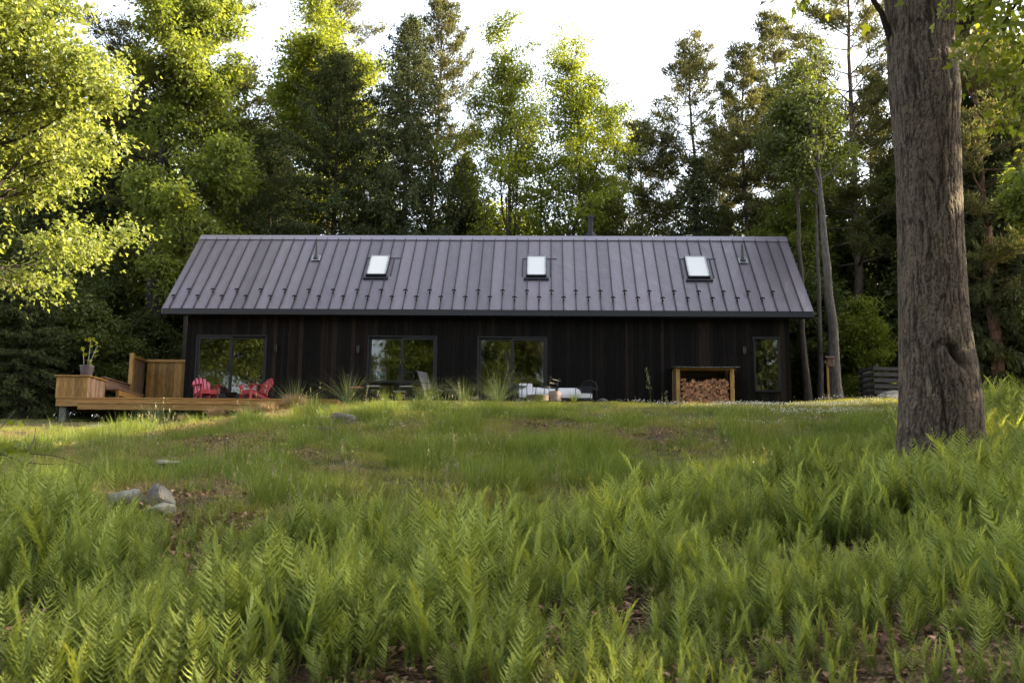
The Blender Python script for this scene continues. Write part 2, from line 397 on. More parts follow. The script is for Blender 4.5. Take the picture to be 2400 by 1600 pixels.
# openings: (x0,x1,z0,z1)
DOORS = [(0.86, 3.27, 0.02, 2.16), (6.68, 9.03, 0.02, 2.17), (10.38, 12.72, 0.02, 2.16)]
WIN = (19.56, 20.42, 0.36, 2.18)
ops = DOORS + [WIN]
def boards(mb, x0, x1, y, z0, z1fn, ops, face=1, along='x', w=.148):
    """vertical boards; the face looks to -y (face=1) or +y"""
    x = x0
    while x < x1-.01:
        x2 = min(x+w*rng.choice([1, 1, 1, .75, 1.25]), x1); g = .006
        off = rng.uniform(0, .007); mb.tone = rng.random()**1.5
        segs = [(z0, None)]
        cuts = [o for o in ops if o[0] < x2-.001 and o[1] > x+.001]
        for (ox0, ox1, oz0, oz1) in cuts:
            segs = [(z0, oz0), (oz1, None)]
        for (a, b) in segs:
            if b is not None and b-a < .02: continue
            xa, xb = x+g/2, x2-g/2
            for (ox0, ox1, _, _) in cuts:
                pass
            za = z1fn(xa) if b is None else b; zb = z1fn(xb) if b is None else b
            y0, y1 = (y-off, y+.02) if face == 1 else (y-.02, y+off)
            if along == 'x': P = [(xa, y0, a), (xb, y0, a), (xb, y1, a), (xa, y1, a), (xa, y0, za), (xb, y0, zb), (xb, y1, zb), (xa, y1, za)]
            else: P = [(y0, xa, a), (y0, xb, a), (y1, xb, a), (y1, xa, a), (y0, xa, za), (y0, xb, zb), (y1, xb, zb), (y1, xa, za)]
            mb._add(P, [(0, 3, 2, 1), (4, 5, 6, 7), (0, 1, 5, 4), (1, 2, 6, 5), (2, 3, 7, 6), (3, 0, 4, 7)])
        x = x2
mb = MB()
# snap board joints to openings so that the frames sit clean
xs = sorted([WX0] + [v for o in ops for v in (o[0], o[1])] + [WX1])
for a, b in zip(xs[:-1], xs[1:]):
    boards(mb, a, b, WY, -.35, lambda x: WH, ops)
gable = lambda y: min(WH+ZK*(y-.38), RZ-.12-ZK*abs(y-RY)) if y < RY else RZ-.12-ZK*(y-RY)
gz = lambda y: RZ-.13-ZK*abs(y-RY)
boards(mb, WY+.001, BY, WX0, -.9, gz, [], face=1, along='y')
boards(mb, WY+.001, BY, WX1, -.4, gz, [], face=-1, along='y')
bops = [(.1+.35, 2.3, .05, 2.75), (6.5, 7.6, 1.0, 2.1), (10.5, 11.9, .05, 2.6), (16.5, 17.6, 1.0, 2.1)]
xs = sorted([WX0+.02] + [v for o in bops for v in (max(o[0], WX0+.02), o[1])] + [WX1-.02])
for a, b in zip(xs[:-1], xs[1:]):
    if b-a > .001: boards(mb, a, b, BY+.02, -.4, lambda x: WH, bops, face=-1)
mb.cur = 1; mb.tone = .5
# foundation behind the boards and inner lining
mb.box(WX0+.03, WX1-.03, WY+.022, WY+.05, -.5, .02)
mb.build('wall', [M_board, M_trim], house)
mi = MB()
def lining(y0, y1, ops, X0, X1):
    xs = sorted(set([X0] + [min(max(v, X0), X1) for o in ops for v in (o[0], o[1])] + [X1]))
    for a, b in zip(xs[:-1], xs[1:]):
        if b-a < .002: continue
        c = [o for o in ops if o[0] < (a+b)/2 < o[1]]
        if c:
            o = c[0]
            if o[2] > .06: mi.box(a, b, y0, y1, .0, o[2])
            mi.box(a, b, y0, y1, o[3], 2.96)
        else: mi.box(a, b, y0, y1, .0, 2.96)
lining(WY+.1, WY+.13, ops, WX0+.05, WX1-.05); lining(BY-.05, BY-.02, bops, WX0+.05, WX1-.05)
for xx in (WX0+.025, 5.2, 13.6, WX1-.055): mi.box(xx, xx+.03, WY+.135, BY-.055, .0, 2.96)
mi.build('interior_wall', M_inside, house)
mi = MB(); mi.box(WX0+.06, WX1-.06, WY+.135, BY-.055, -.06, -.005); mi.build('floor', M_floorin, house)
mi = MB(); mi.box(WX0+.06, WX1-.06, WY+.1, BY-.02, 2.965, 2.985); mi.build('ceiling', M_inside, house)

# roof
rb = MB()
for side in (1, -1):
    def P(x, y, up): # y measured from the ridge outwards on the front side
        yy = y if side == 1 else 2*RY-y
        n = Vector((0, -ZK*side, 1)).normalized()*up
        z = 3.0+ZK*y if side == 1 else 3.0+ZK*y
        return Vector((x, yy+n.y, z+n.z))
    rr = random.Random(5)
    xe = [RX0] + [S0+i*SP for i in range(52)] + [RX1]
    for i in range(len(xe)-1):
        rb.tone = rr.random()
        a, b = xe[i], xe[i+1]
        N = 9
        for k in range(N):
            y0, y1 = RY*k/N, RY*(k+1)/N
            vs = [P(a, y0, 0), P(b, y0, 0), P(b, y1, 0), P(a, y1, 0)]
            rb._add(vs, [(0, 1, 2, 3) if side == 1 else (3, 2, 1, 0)])
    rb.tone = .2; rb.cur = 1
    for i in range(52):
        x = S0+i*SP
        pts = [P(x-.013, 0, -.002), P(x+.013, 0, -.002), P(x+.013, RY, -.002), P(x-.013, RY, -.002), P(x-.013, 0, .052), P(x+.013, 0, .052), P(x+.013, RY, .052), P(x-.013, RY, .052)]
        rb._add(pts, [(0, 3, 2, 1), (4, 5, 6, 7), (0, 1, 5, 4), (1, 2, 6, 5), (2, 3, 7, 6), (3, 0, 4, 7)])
    rb.cur = 0
    # underside sheet
    pts = [P(RX0+.01, .03, -.05), P(RX1-.01, .03, -.05), P(RX1-.01, RY, -.05), P(RX0+.01, RY, -.05)]
    rb._add(pts, [(0, 3, 2, 1) if side == 1 else (0, 1, 2, 3)])
roof = rb.build('roof', [M_roof, M_seam], house)
rc = MB()
for s in (1, -1):
    vs = []
    for (y, up) in ((.0, .085), (.17, .06)):
        for x in (RX0-.01, RX1+.01):
            vs.append((x, RY-s*y, RZ+up-ZK*y*.95))
    vs2 = [(v[0], v[1], v[2]-.022) for v in vs]
    rc._add(vs+vs2, [(0, 1, 3, 2), (4, 6, 7, 5), (2, 3, 7, 6), (0, 2, 6, 4), (1, 5, 7, 3)])
rc.build('ridge_cap', mat('ridge_metal', (.22, .20, .235), .38, metal=.55, spec=.7, bump=(3, .1)), roof)
rf = MB()
rf.box(RX0, RX1, -.03, -.005, 2.80, 2.985); rf.box(RX0, RX1, 2*RY+.005, 2*RY+.03, 2.80, 2.985)   # fascias
rf.box(RX0+.01, RX1-.01, -.005, WY-.02, 2.80, 2.815)
rf.build('fascia', M_fascia, roof)
for x0, x1 in ((RX0-.012, RX0+.016), (RX1-.016, RX1+.012)):
    rk = MB()
    for s in (1, -1):
        vs = []
        for x in (x0, x1):
            for (y, z) in ((-.03, 2.985), (-.03, 2.80), (RY, RZ-.16), (RY, RZ+.02)):
                vs.append((x, y if s == 1 else 2*RY-y, z))
        rk._add(vs, [(0, 1, 2, 3), (7, 6, 5, 4), (0, 4, 5, 1), (1, 5, 6, 2), (2, 6, 7, 3), (3, 7, 4, 0)])
    rk.build('rake_trim', M_roof, roof)
# snow guards: clamp, stem and curved wing plate, staggered in two rows
def guard_mesh():
    g = MB()
    g.bbox(-.03, .03, -.045, .045, .0, .05, .006)
    g.tube([(0, 0, .03), (0, -.01, .11)], .014, 6)
    for k in range(7):
        a0 = -1.0+2*k/7; a1 = a0+2/7
        x0, x1 = a0*.078, a1*.078; z0 = .155-.035*abs(a0)**2; z1 = .155-.035*abs(a1)**2
        g._add([(x0, -.02, z0-.045), (x1, -.02, z1-.045), (x1, -.02, z1), (x0, -.02, z0), (x0, .005, z0-.045), (x1, .005, z1-.045), (x1, .005, z1), (x0, .005, z0)],
               [(0, 1, 2, 3), (7, 6, 5, 4), (3, 2, 6, 7), (1, 0, 4, 5), (0, 3, 7, 4), (2, 1, 5, 6)])
    o = g.build('snow_guard', M_blackmetal, roof); return o
g0 = guard_mesh()
for i in range(50):
    y = .335 if i % 2 == 0 else .612
    g = g0 if i == 0 else g0.copy()
    if i: scene.collection.objects.link(g)
    g.location = (S0+i*SP, y, 3+ZK*y+.04); g.rotation_euler = (.25, 0, 0)
# skylights: curb box with a pale blind under the glass, flashing and dark sill apron
SL = math.atan(ZK)
for (xa, xb, ya, yb) in ((6.41, 7.03, 1.39, 2.22), (12.02, 12.63, 1.385, 2.21), (17.62, 18.29, 1.355, 2.23)):
    e = bpy.data.objects.new('skylight', None); scene.collection.objects.link(e); e.parent = house
    e.location = ((xa+xb)/2, ya, 3+ZK*ya); e.rotation_euler = (SL, 0, 0); w = (xb-xa)/2; L = (yb-ya)/math.cos(SL)
    f = MB(); f.bbox(-w-.05, w+.05, -.07, .0, .0, .13, .008); f.bbox(-w-.05, w+.05, L, L+.05, 0, .13, .008)
    f.bbox(-w-.05, -w, .0, L, .0, .13, .006); f.bbox(w, w+.05, .0, L, .0, .13, .006); f.build('frame', M_blackmetal, e)
    f = MB(); f.bbox(-w-.03, -w+.012, .0, L, .129, .14, .003); f.bbox(w-.012, w+.03, .0, L, .129, .14, .003); f.bbox(-w-.03, w+.03, L-.012, L+.02, .129, .138, .003)
    f.build('trim', M_galv, e)
    f = MB(); f.box(-w, w, .0, L, .105, .122); f.build('blind', M_blind, e)
    f = MB(); f.box(-w-.13, w+.13, -.2, -.07, .046, .062); f.box(-w-.13, w+.13, -.2, -.185, .0, .046)
    f.box(-w-.2, -w-.17, .05, L, .0, .046); f.box(w+.17, w+.2, .05, L, .0, .046); f.box(-w-.2, w+.42, L+.005, L+.025, .0, .02)
    f.build('flashing', M_roof if False else M_fascia, e)
# plumbing vents
for (vx, vy) in ((4.383, 2.188), (19.643, 2.137)):
    e = bpy.data.objects.new('vent_pipe', None); scene.collection.objects.link(e); e.parent = house; e.location = (vx, vy, 3+ZK*vy)
    p = MB(); p.lathe([(.052, -.05), (.05, .1), (.046, .1), (.046, .62), (.04, .62)], n=14); p.build('pipe', M_lamp, e, sm=True)
    p = MB(); T = Matrix.Rotation(SL, 4, 'X'); p.box(-.16, .16, -.17, .17, .046, .052, T); p.build('flashing', M_galv, e)
    p = MB(); p.lathe([(.13, .0), (.11, .05), (.06, .14), (.058, .17)], n=14); p.build('boot', M_lamp, e, sm=True)
# chimney behind the ridge
ch = MB(); ch.lathe([(.125, 5.9), (.125, 7.12), (.14, 7.12), (.14, 7.16), (.125, 7.16), (.125, 7.2), (.165, 7.2), (.165, 7.27), (.13, 7.29), (.0, 7.3)], 14.32, 3.62, 24)
ch.lathe([(.30, 6.38), (.26, 6.52), (.15, 6.62), (.14, 6.66)], 14.32, 3.62, 24); ch.box(13.95, 14.70, 3.3, 3.95, 6.39, 6.46)
ch.build('chimney', M_blackmetal, house, sm=True)

# sliding doors: outer frame, two sashes, panes, handle
for k, (x0, x1, z0, z1) in enumerate(DOORS):
    e = bpy.data.objects.new('sliding_door', None); scene.collection.objects.link(e); e.parent = house; e.location = (x0, WY, z0)
    w = x1-x0; h = z1-z0; f = MB()
    f.bbox(0, w, -.03, .1, h-.05, h, .004); f.bbox(0, .05, -.03, .1, 0, h-.052, .004); f.bbox(w-.05, w, -.03, .1, 0, h-.052, .004); f.bbox(.052, w-.052, -.03, .1, 0, .05, .004)
    f.build('frame', M_trim, e)
    for s in (0, 1):
        a = .055 if s == 0 else w/2-.03; b = w/2+.03 if s == 0 else w-.055; yo = .0 if s == (0 if k == 0 else 1) else .05
        f = MB(); t = .075
        f.bbox(a, a+t, yo, yo+.045, .055, h-.055, .004); f.bbox(b-t, b, yo, yo+.045, .055, h-.055, .004)
        f.bbox(a+t+.001, b-t-.001, yo, yo+.045, h-.055-t, h-.055, .004); f.bbox(a+t+.001, b-t-.001, yo, yo+.045, .055, .055+t*1.3, .004)
        sh = f.build('sash', M_trim, e)
        f = MB(); f.box(a+t-.01, b-t+.01, yo+.018, yo+.026, .055+t, h-.055-t+.01); f.build('pane', M_glass, sh)
    f = MB(); f.bbox(w/2-.09, w/2-.06, -.05, -.028, h*.42, h*.55, .004); f.build('handle', M_blackmetal, e)
e = bpy.data.objects.new('window', None); scene.collection.objects.link(e); e.parent = house; x0, x1, z0, z1 = WIN; e.location = (x0, WY, z0)
w = x1-x0; h = z1-z0; f = MB(); t = .06
f.bbox(-.03, w+.03, -.045, .08, h-t, h+.02, .005); f.bbox(0, t, -.03, .08, t, h-t-.002, .004); f.bbox(w-t, w, -.03, .08, t, h-t-.002, .004); f.bbox(0, w, -.04, .08, 0, t-.002, .004)
fr = f.build('frame', M_trim, e)
f = MB(); f.box(t-.01, w-t+.01, .02, .028, t-.01, h-t+.01); f.build('pane', glass_mat('mirror_glass', (.3, .33, .3), .13), e)
for (sx, sz) in ((3.59, 1.72), (6.37, 1.70), (19.25, 1.74)):
    f = MB(); f.bbox(sx-.045, sx+.045, WY-.10, WY-.008, sz-.12, sz+.10, .008); f.bbox(sx-.03, sx+.03, WY-.03, WY-.006, sz-.16, sz+.14, .005)
    f.build('wall_lamp', M_lamp, house)

# ---------------------------------------------------------------- things seen inside through the glass
M_cab = mat('oak_panel', (.30, .17, .05), .5, dark=(.18, .09, .03), noise_scale=5)
M_white = mat('white_paint', (.7, .7, .68), .5)
t = thing('shelf_cabinet', 'tall oak shelf cabinet seen through the glass door behind the dining table', 'cabinet', (6.95, 1.6, 0))
f = MB(); f.bbox(-.25, .25, 0, .3, 0, .75, .01); f.build('base', M_cab, t)
for z in (1.1, 1.5, 1.9): f = MB(); f.bbox(-.25, .25, 0, .28, z, z+.03, .005); f.build('shelf', M_cab, t)
f = MB(); f.bbox(-.28, -.25, 0, .3, 0, 2.05, .005); f.bbox(.25, .28, 0, .3, 0, 2.05, .005); f.bbox(-.25, .25, .28, .3, .75, 2.05, .004); f.build('side_panel', M_cab, t)
t = thing('framed_picture', 'small white framed picture of a blue and brown scene inside behind glass', 'picture', (7.0, 1.45, .78))
f = MB(); 
for (a, b, c, d) in ((-.17, .17, 0, .02), (-.17, .17, .44, .46), (-.17, -.15, .02, .44), (.15, .17, .02, .44)): f.bbox(a, b, 0, .025, c, d, .003)
f.build('frame', M_white, t)
f = MB(); f.box(-.15, .15, .01, .015, .02, .18); f.cur = 1; f.box(-.15, .15, .01, .015, .18, .30); f.cur = 2; f.box(-.15, .15, .01, .015, .30, .44)
f.build('print', [mat('print_green', (.12, .15, .06)), mat('print_blue', (.3, .38, .6)), mat('print_brown', (.32, .12, .04))], t)
# ---------------------------------------------------------------- deck, planter box, bench, screen
def cedar(name, base, dark):
    return mat(name, base, .6, spec=.3, dark=dark, noise_scale=3.0, stretch=(6, 6, 1.2), tone=.35, bump=(14, .25))
M_cedar = cedar('cedar', (.29, .165, .044), (.175, .092, .022))
M_cedar_h = mat('cedar_rail', (.31, .17, .05), .6, spec=.3, dark=(.19, .10, .028), noise_scale=3, stretch=(1, 6, 8), tone=.2, bump=(14, .25))
M_cedar_p = cedar('cedar_pink', (.27, .17, .105), (.15, .09, .05))
M_red = mat('red_plastic', (.25, .016, .022), .6, spec=.3, dark=(.17, .012, .015), noise_scale=5)
M_pink = mat('faded_red_plastic', (.36, .055, .105), .55, spec=.4, dark=(.26, .03, .06), noise_scale=4)
DZ = -.27; DX0, DX1, DY = -2.45, 6.3, -2.3
deck = thing('deck', 'low cedar deck with a front step running along the left half of the house', 'deck', (DX0, DY, DZ))
rng = random.Random(9)
f = MB(); y = DY+.01
while y < WY-.06:
    f.tone = rng.random(); f.bbox(DX0, DX1, y, y+.135, DZ-.035, DZ, .004, Matrix.Translation((-DX0, -DY, -DZ))); y += .142
f.tone = .6; f.bbox(DX0, .5, .47, 2.2, DZ-.035, DZ, .004, Matrix.Translation((-DX0, -DY, -DZ)))
f.build('deck_boards', M_cedar_h, deck)
T = Matrix.Translation((-DX0, -DY, -DZ))
f = MB(); f.tone = .6; f.bbox(DX0+.0, DX1, DY-.03, DY+.005, DZ-.275, DZ-.037, .004, T); f.bbox(DX0, DX0+.035, DY+.01, 2.2, DZ-.275, DZ-.037, .004, T); f.bbox(DX1-.035, DX1, DY+.01, WY-.05, DZ-.275, DZ-.037, .004, T)
f.tone = .8; f.bbox(DX0-.02, DX1+.02, DY-.045, DY+.008, DZ-.032, DZ+.004, .004, T)
f.build('fascia_board', M_cedar_h, deck)
f = MB(); f.tone = .8; f.bbox(-1.62, 5.4, DY-.38, DY-.032, -.485, -.45, .005, T); f.tone = .5; f.bbox(-1.60, 5.38, DY-.36, DY-.33, -.67, -.487, .004, T)
f.build('step', M_cedar_h, deck)
M_conc = mat('concrete', (.14, .14, .125), .9, dark=(.08, .085, .07), noise_scale=9, bump=(25, .5))
for (px_, py_) in ((-2.25, -2.15), (-2.25, 1.9), (1.0, -2.0), (4.4, -2.0)):
    f = MB(); zb = float(hgt(px_, py_))-.15; f.bbox(px_-.11, px_+.11, py_-.11, py_+.11, zb, DZ-.28, .02, T); f.build('footing', M_conc, deck)

pb = thing('planter_box', 'square cedar box planter cabinet at the left front corner of the deck', 'planter box', (-2.0, -1.75, DZ))
f = MB(); 
def vboards(f, x0, x1, y, z0, z1, w=.118, ax='x', th=.02):
    x = x0
    while x < x1-.01:
        x2 = min(x+w, x1); f.tone = rng.random()
        if ax == 'x': f.bbox(x+.002, x2-.002, y, y+th, z0, z1, .002)
        else: f.bbox(y, y+th, x+.002, x2-.002, z0, z1, .002)
        x = x2
vboards(f, -.5, .5, -.55, 0, .655); f.build('front_panel', M_cedar, pb)
f = MB(); vboards(f, -.53, .70, -.5, 0, .655, ax='y'); vboards(f, -.53, .70, .48, 0, .655, ax='y'); vboards(f, -.48, .48, .68, 0, .655); f.build('side_panel', M_cedar_p, pb)
f = MB(); f.tone = .9; f.bbox(-.56, .56, -.60, .74, .657, .69, .006); f.build('top', M_cedar_h, pb)

bn = thing('bench', 'long built in cedar bench with sloped plank back along the left edge of the deck', 'bench', (-1.5, -1.0, DZ))
M_bench = mat('bench_plank', (.19, .11, .075), .6, spec=.3, dark=(.11, .06, .04), noise_scale=3, stretch=(6, 1, 8), tone=.3, bump=(14, .25))
f = MB(); 
for k in range(3):
    f.tone = rng.random(); f.bbox(-.02-.02*k, .015-.02*k, -.04, 1.9, .43+.105*k, .53+.105*k, .004)
f.build('backrest', M_bench, bn)
f = MB(); f.tone = .8; f.bbox(-.12, .03, -.2, 1.92, .755, .785, .005); f.build('cap_rail', M_bench, bn)
f = MB(); f.tone = .7; f.bbox(-.0, .48, -.04, 1.9, .385, .425, .005); f.build('seat', M_bench, bn)
f = MB(); f.tone = .5; f.bbox(.42, .45, -.04, 1.88, .20, .383, .004); f.build('apron', M_cedar_h, bn)
for yy in (.0, .9, 1.8):
    f = MB(); f.bbox(.33, .41, yy, yy+.08, 0, .384, .004); f.build('leg', M_cedar, bn)

ps = thing('privacy_screen', 'tall L-shaped cedar board privacy screen between bench and house corner', 'privacy screen', (-1.5, 2.0, DZ))
f = MB(); vboards(f, .07, 1.95, .0, .38, 1.70, w=.14); vboards(f, .07, 1.95, .02, .0, .30, w=.14); f.build('back_panel', M_cedar, ps)
f = MB(); vboards(f, -1.0, -.02, -.02, .38, 1.70, w=.14, ax='y'); f.build('side_panel', M_cedar_p, ps)
f = MB(); f.tone = .8; f.bbox(-.06, 2.0, -.06, .09, 1.705, 1.80, .006); f.build('rail', M_cedar_h, ps)
f = MB(); f.tone = .7; f.bbox(-.07, .05, -1.0, -.065, 1.705, 1.80, .006); f.build('rail', M_cedar_h, ps)
f = MB(); f.tone = .4; f.bbox(.07, 1.95, -.04, -.003, .30, .38, .004); f.build('rail', M_cedar_h, ps)
f = MB(); f.tone = .9; f.bbox(-.09, .05, -1.16, -1.02, -.0, 1.86, .006); f.build('post', M_cedar, ps)
f = MB(); f.bbox(1.955, 2.015, -.05, .06, 0, 1.70, .004); f.build('post', M_cedar, ps)

# potted plant on the box
t = thing('potted_plant', 'grey pot with a lanky yellow green maple-leaved plant on the cedar box', 'potted plant', (-1.78, -1.85, DZ+.69))
M_pot = mat('grey_pot', (.075, .06, .065), .55); M_soil = mat('potting_soil', (.03, .02, .015), .95, bump=(30, .8))
f = MB(); f.lathe([(.15, 0), (.16, .01), (.215, .33), (.225, .33), (.225, .36), (.205, .36), (.20, .33), (.19, .31)], n=28, cap=False); f.build('pot', M_pot, t, sm=True)
f = MB(); f.lathe([(.0, .305), (.1, .312), (.195, .31)], n=20, cap=False); f.build('soil', M_soil, t)
M_stem = mat('grey_stem', (.25, .23, .2), .7)
stems = [[(-.1, 0, .3), (-.14, .02, .6), (-.17, .02, .85)], [(.05, 0, .3), (.14, 0, .62), (.25, .02, .95), (.28, .0, 1.1)], [(0, .02, .3), (.04, .0, .8), (.03, .03, 1.25)]]
f = MB()
for s in stems: f.tube(s, [.011]*(len(s)-1)+[.005], 6)
f.build('stem', M_stem, t)
M_ylf = leaf_mat('yellow_green_leaf', (.22, .26, .02), (.34, .33, .02), (1.4, 1.3, .6), .4)
star = [(0, 0), (.28, -.06), (.22, .16), (.5, .22), (.30, .42), (.42, .70), (.17, .62), (0, 1.0), (-.17, .62), (-.42, .70), (-.30, .42), (-.5, .22), (-.22, .16), (-.28, -.06)]
V = []; F = []; rg = np.random.default_rng(4)
for c in [(-.17, .02, .85), (-.08, 0, .75), (.0, .02, .55), (.28, 0, 1.1), (.2, .02, .82), (.33, .0, 1.0), (.03, .03, 1.25), (.1, .0, 1.22), (-.05, 0, 1.2), (.04, 0, 1.05), (.1, .04, .5), (.22, 0, .7), (.05, .0, .42)]:
    for k in range(2):
        a = rg.normal(size=3); a[2] -= .3; a /= np.linalg.norm(a); s = np.cross(a, rg.normal(size=3)); s /= np.linalg.norm(s); L = rg.uniform(.11, .17); b = len(V)
        for (x, y) in star: V.append(np.array(c)+L*(x*s+y*a))
        F += list(range(b, b+14))
link('leaves', new_mesh('leaves', V, 14, F, M_ylf, tone=rg.random(len(V))), t)

# adirondack chairs
def adirondack(name, label, loc, rotz, m_back, mirror=1, group='red slatted deck chairs'):
    t = thing(name, label, 'chair', loc, rotz, group)     # chair faces -y in its own frame
    f = MB(); n = 5
    T = Matrix.Translation((0, .22, .20)) @ Matrix.Rotation(-.50, 4, 'X')
    for i in range(n):
        x = (i-2)*.108; hgt_ = .80-.035*abs(i-2)**2*.9; fan = (i-2)*.03
        Ti = T @ Matrix.Rotation(math.atan(fan/.8)*-1*-1, 4, 'Y')
        w = .047
        pts = [(x-w*.85, 0), (x+w*.85, 0), (x+w, hgt_-.05), (x+w*.7, hgt_-.012), (x, hgt_), (x-w*.7, hgt_-.012), (x-w, hgt_-.05)]
        if i in (0, 4): s = -1 if i == 0 else 1; pts = [(x-w*.85, 0), (x+w*.85, 0), (x+w, hgt_-(.09 if s > 0 else 0)), (x, hgt_-.02), (x-w, hgt_-(.09 if s < 0 else 0))]
        f.poly_prism(pts, Ti, .022)
    f.build('backrest', m_back, t)
    f = MB(); T2 = Matrix.Rotation(.20, 4, 'X')
    for i in range(6):
        y = -.34+i*.095; f.bbox(-.26, .26, y, y+.082, .315, .337, .004, Matrix.Translation((0, 0, .0)) @ Matrix.Rotation(-.22, 4, 'X'))
    f.bbox(-.27, .27, -.40, -.375, .25, .40, .004)
    f.build('seat', M_red, t)
    for s in (-1, 1):
        f = MB(); f.bbox(s*.335-.065, s*.335+.065, -.46, .30, .555, .58, .006); f.build('armrest', M_red, t)
        f = MB(); f.bbox(s*.285-.016, s*.285+.016, -.42, -.31, .0, .553, .004)
        f.poly_prism([(-.09, 0), (.0, -.16), (.0, 0)], Matrix.Translation((s*.36, -.36, .553)), .02); f.build('front_leg', M_red, t)
        f = MB(); vs = []
        for x in (s*.262-.013, s*.262+.013): vs += [(x, -.38, .30), (x, -.38, .40), (x, .62, .10), (x, .60, .0), (x, .50, .0)]
        f._add(vs, [(0, 1, 2, 3, 4), (9, 8, 7, 6, 5), (0, 5, 6, 1), (1, 6, 7, 2), (2, 7, 8, 3), (3, 8, 9, 4), (4, 9, 5, 0)])
        f.bbox(s*.31-.013, s*.31+.013, .24, .30, .22, .553, .003)
        f.build('rear_leg', M_red, t)
    return t
c1 = adirondack('deck_chair', 'pinkish red slatted deck chair on the left, turned towards the other red chair', (1.80, -1.15, DZ+.002), math.radians(38), M_pink)
c2 = adirondack('deck_chair', 'bright red slatted deck chair on the right, turned towards the pinkish one', (3.40, -1.15, DZ+.002), math.radians(-40), M_red)
for c in (c1, c2): c.scale = (.93, .93, .93)
t = thing('fire_bowl', 'small black bowl stove between the two red deck chairs', 'fire bowl', (2.58, -1.0, DZ+.002))
f = MB(); f.lathe([(.02, .14), (.13, .17), (.19, .26), (.2, .33), (.185, .33), (.12, .22), (0, .19)], n=24, cap=False); f.build('bowl', M_blackmetal, t, sm=True)
for k in range(3):
    a = k*2.1+.4; f = MB(); f.tube([(.1*math.cos(a), .1*math.sin(a), .18), (.2*math.cos(a), .2*math.sin(a), .0)], .012, 6); f.build('leg', M_blackmetal, t)
f = MB(); f.tube([(0, 0, .2), (.02, 0, .4), (.04, 0, .5)], .007, 6); f.build('poker', M_galv, t)

# dining table and chairs on the deck edge
M_tbl = mat('dark_table', (.009, .009, .010), .5, metal=.2, spec=.3)
FZ = -.28
t = thing('dining_table', 'long dark metal outdoor dining table in front of the middle glass door', 'table', (7.9, -1.0, -.26))
f = MB()
for i in range(7): f.bbox(-1.0, 1.0, -.42+i*.121, -.42+i*.121+.108, .66, .685, .004)
f.bbox(-1.0, 1.0, -.44, -.425, .62, .685, .003); f.bbox(-1.0, 1.0, .43, .445, .62, .685, .003)
f.build('tabletop', M_tbl, t)
for x in (-.92, .92):
    for y in (-.38, .38):
        f = MB(); f.bbox(x-.03, x+.03, y-.03, y+.03, .0, .659, .004); f.build('leg', M_tbl, t)
M_cush = mat('beige_cushion', (.30, .29, .24), .85, bump=(20, .3)); M_terra = mat('terracotta_seat', (.32, .10, .05), .6)
def dining_chair(label, loc, rz, cush):
    t = thing('dining_chair', label, 'chair', loc, rz, 'dark metal dining chairs around the table')
    f = MB(); f.tube([(-.22, .20, .42), (-.24, .27, .86), (-.1, .30, .9), (.1, .30, .9), (.24, .27, .86), (.22, .20, .42)], .013, 6)
    for i in range(5): x = -.16+.08*i; f.tube([(x, .2, .42), (x, .295, .89)], .006, 5)
    f.build('backrest', M_tbl, t)
    f = MB(); f.bbox(-.23, .23, -.23, .21, .40, .425, .008); f.build('seat', M_tbl, t)
    f = MB(); f.bbox(-.21, .21, -.21, .18, .427, .475, .018); f.build('cushion', cush, t)
    for x in (-.21, .21):
        for y in (-.21, .19):
            f = MB(); f.tube([(x, y, .41), (x*1.08, y*1.1, 0)], .012, 6); f.build('leg', M_tbl, t)
    return t
dining_chair('dark dining chair with terracotta seat left of the dining table', (6.72, -1.35, -.26), math.radians(70), M_terra)
dining_chair('dark dining chair with beige cushion, left one before the dining table', (7.3, -1.75, -.26), math.radians(182), M_cush)
dining_chair('dark dining chair with beige cushion, right one before the dining table', (8.35, -1.75, -.26), math.radians(176), M_cush)
dining_chair('dark dining chair on the house side of the dining table', (7.9, -.2, -.26), math.radians(3), M_cush)

# sling lounger
def sling(label, loc, rz):
    t = thing('sling_chair', label, 'lounge chair', loc, rz)   # faces -y
    M_sl = mat('charcoal_sling', (.02, .021, .024), .8, bump=(80, .3))
    prof = [(.42, .98), (.16, .36), (-.30, .40), (-.42, .34)]
    f = MB(); vs = []
    for (y, z) in prof: vs += [(-.25, y, z), (.25, y, z)]
    vs += [(a, b, c-.012) for (a, b, c) in vs]
    fs = []
    for i in range(3): fs += [(2*i, 2*i+1, 2*i+3, 2*i+2), (8+2*i, 10+2*i, 11+2*i, 9+2*i), (2*i, 2*i+2, 10+2*i, 8+2*i), (2*i+1, 9+2*i, 11+2*i, 2*i+3)]
    f._add(vs, fs); f.build('sling', M_sl, t)
    for s in (-1, 1):
        f = MB(); f.tube([(s*.265, y, z) for (y, z) in prof], .013, 6); f.tube([(s*.265, .16, .36), (s*.265, .36, 0)], .012, 6); f.tube([(s*.265, -.42, .34), (s*.265, -.30, 0)], .012, 6)
        f.tube([(s*.30, .27, .60), (s*.30, -.33, .57), (s*.27, -.36, .36)], .013, 6); f.build('side_frame', M_tbl, t)
    f = MB(); f.tube([(-.265, .42, .98), (.265, .42, .98)], .013, 6); f.build('top_rail', M_galv, t)
sling('charcoal sling lounge chair with pale frame right of the dining table', (9.15, -1.8, -.30), math.radians(62))
t = thing('footstool', 'ribbed dark sling footstool right of the sling lounge chair', 'footstool', (9.72, -1.75, -.30), .2)
f = MB()
for i in range(9): f.tube([(-.22, -.18+.045*i, .40-.03*i*.6), (.22, -.18+.045*i, .40-.03*i*.6)], .017, 6)
f.build('seat', mat('dark_cane', (.05, .052, .06), .6), t)
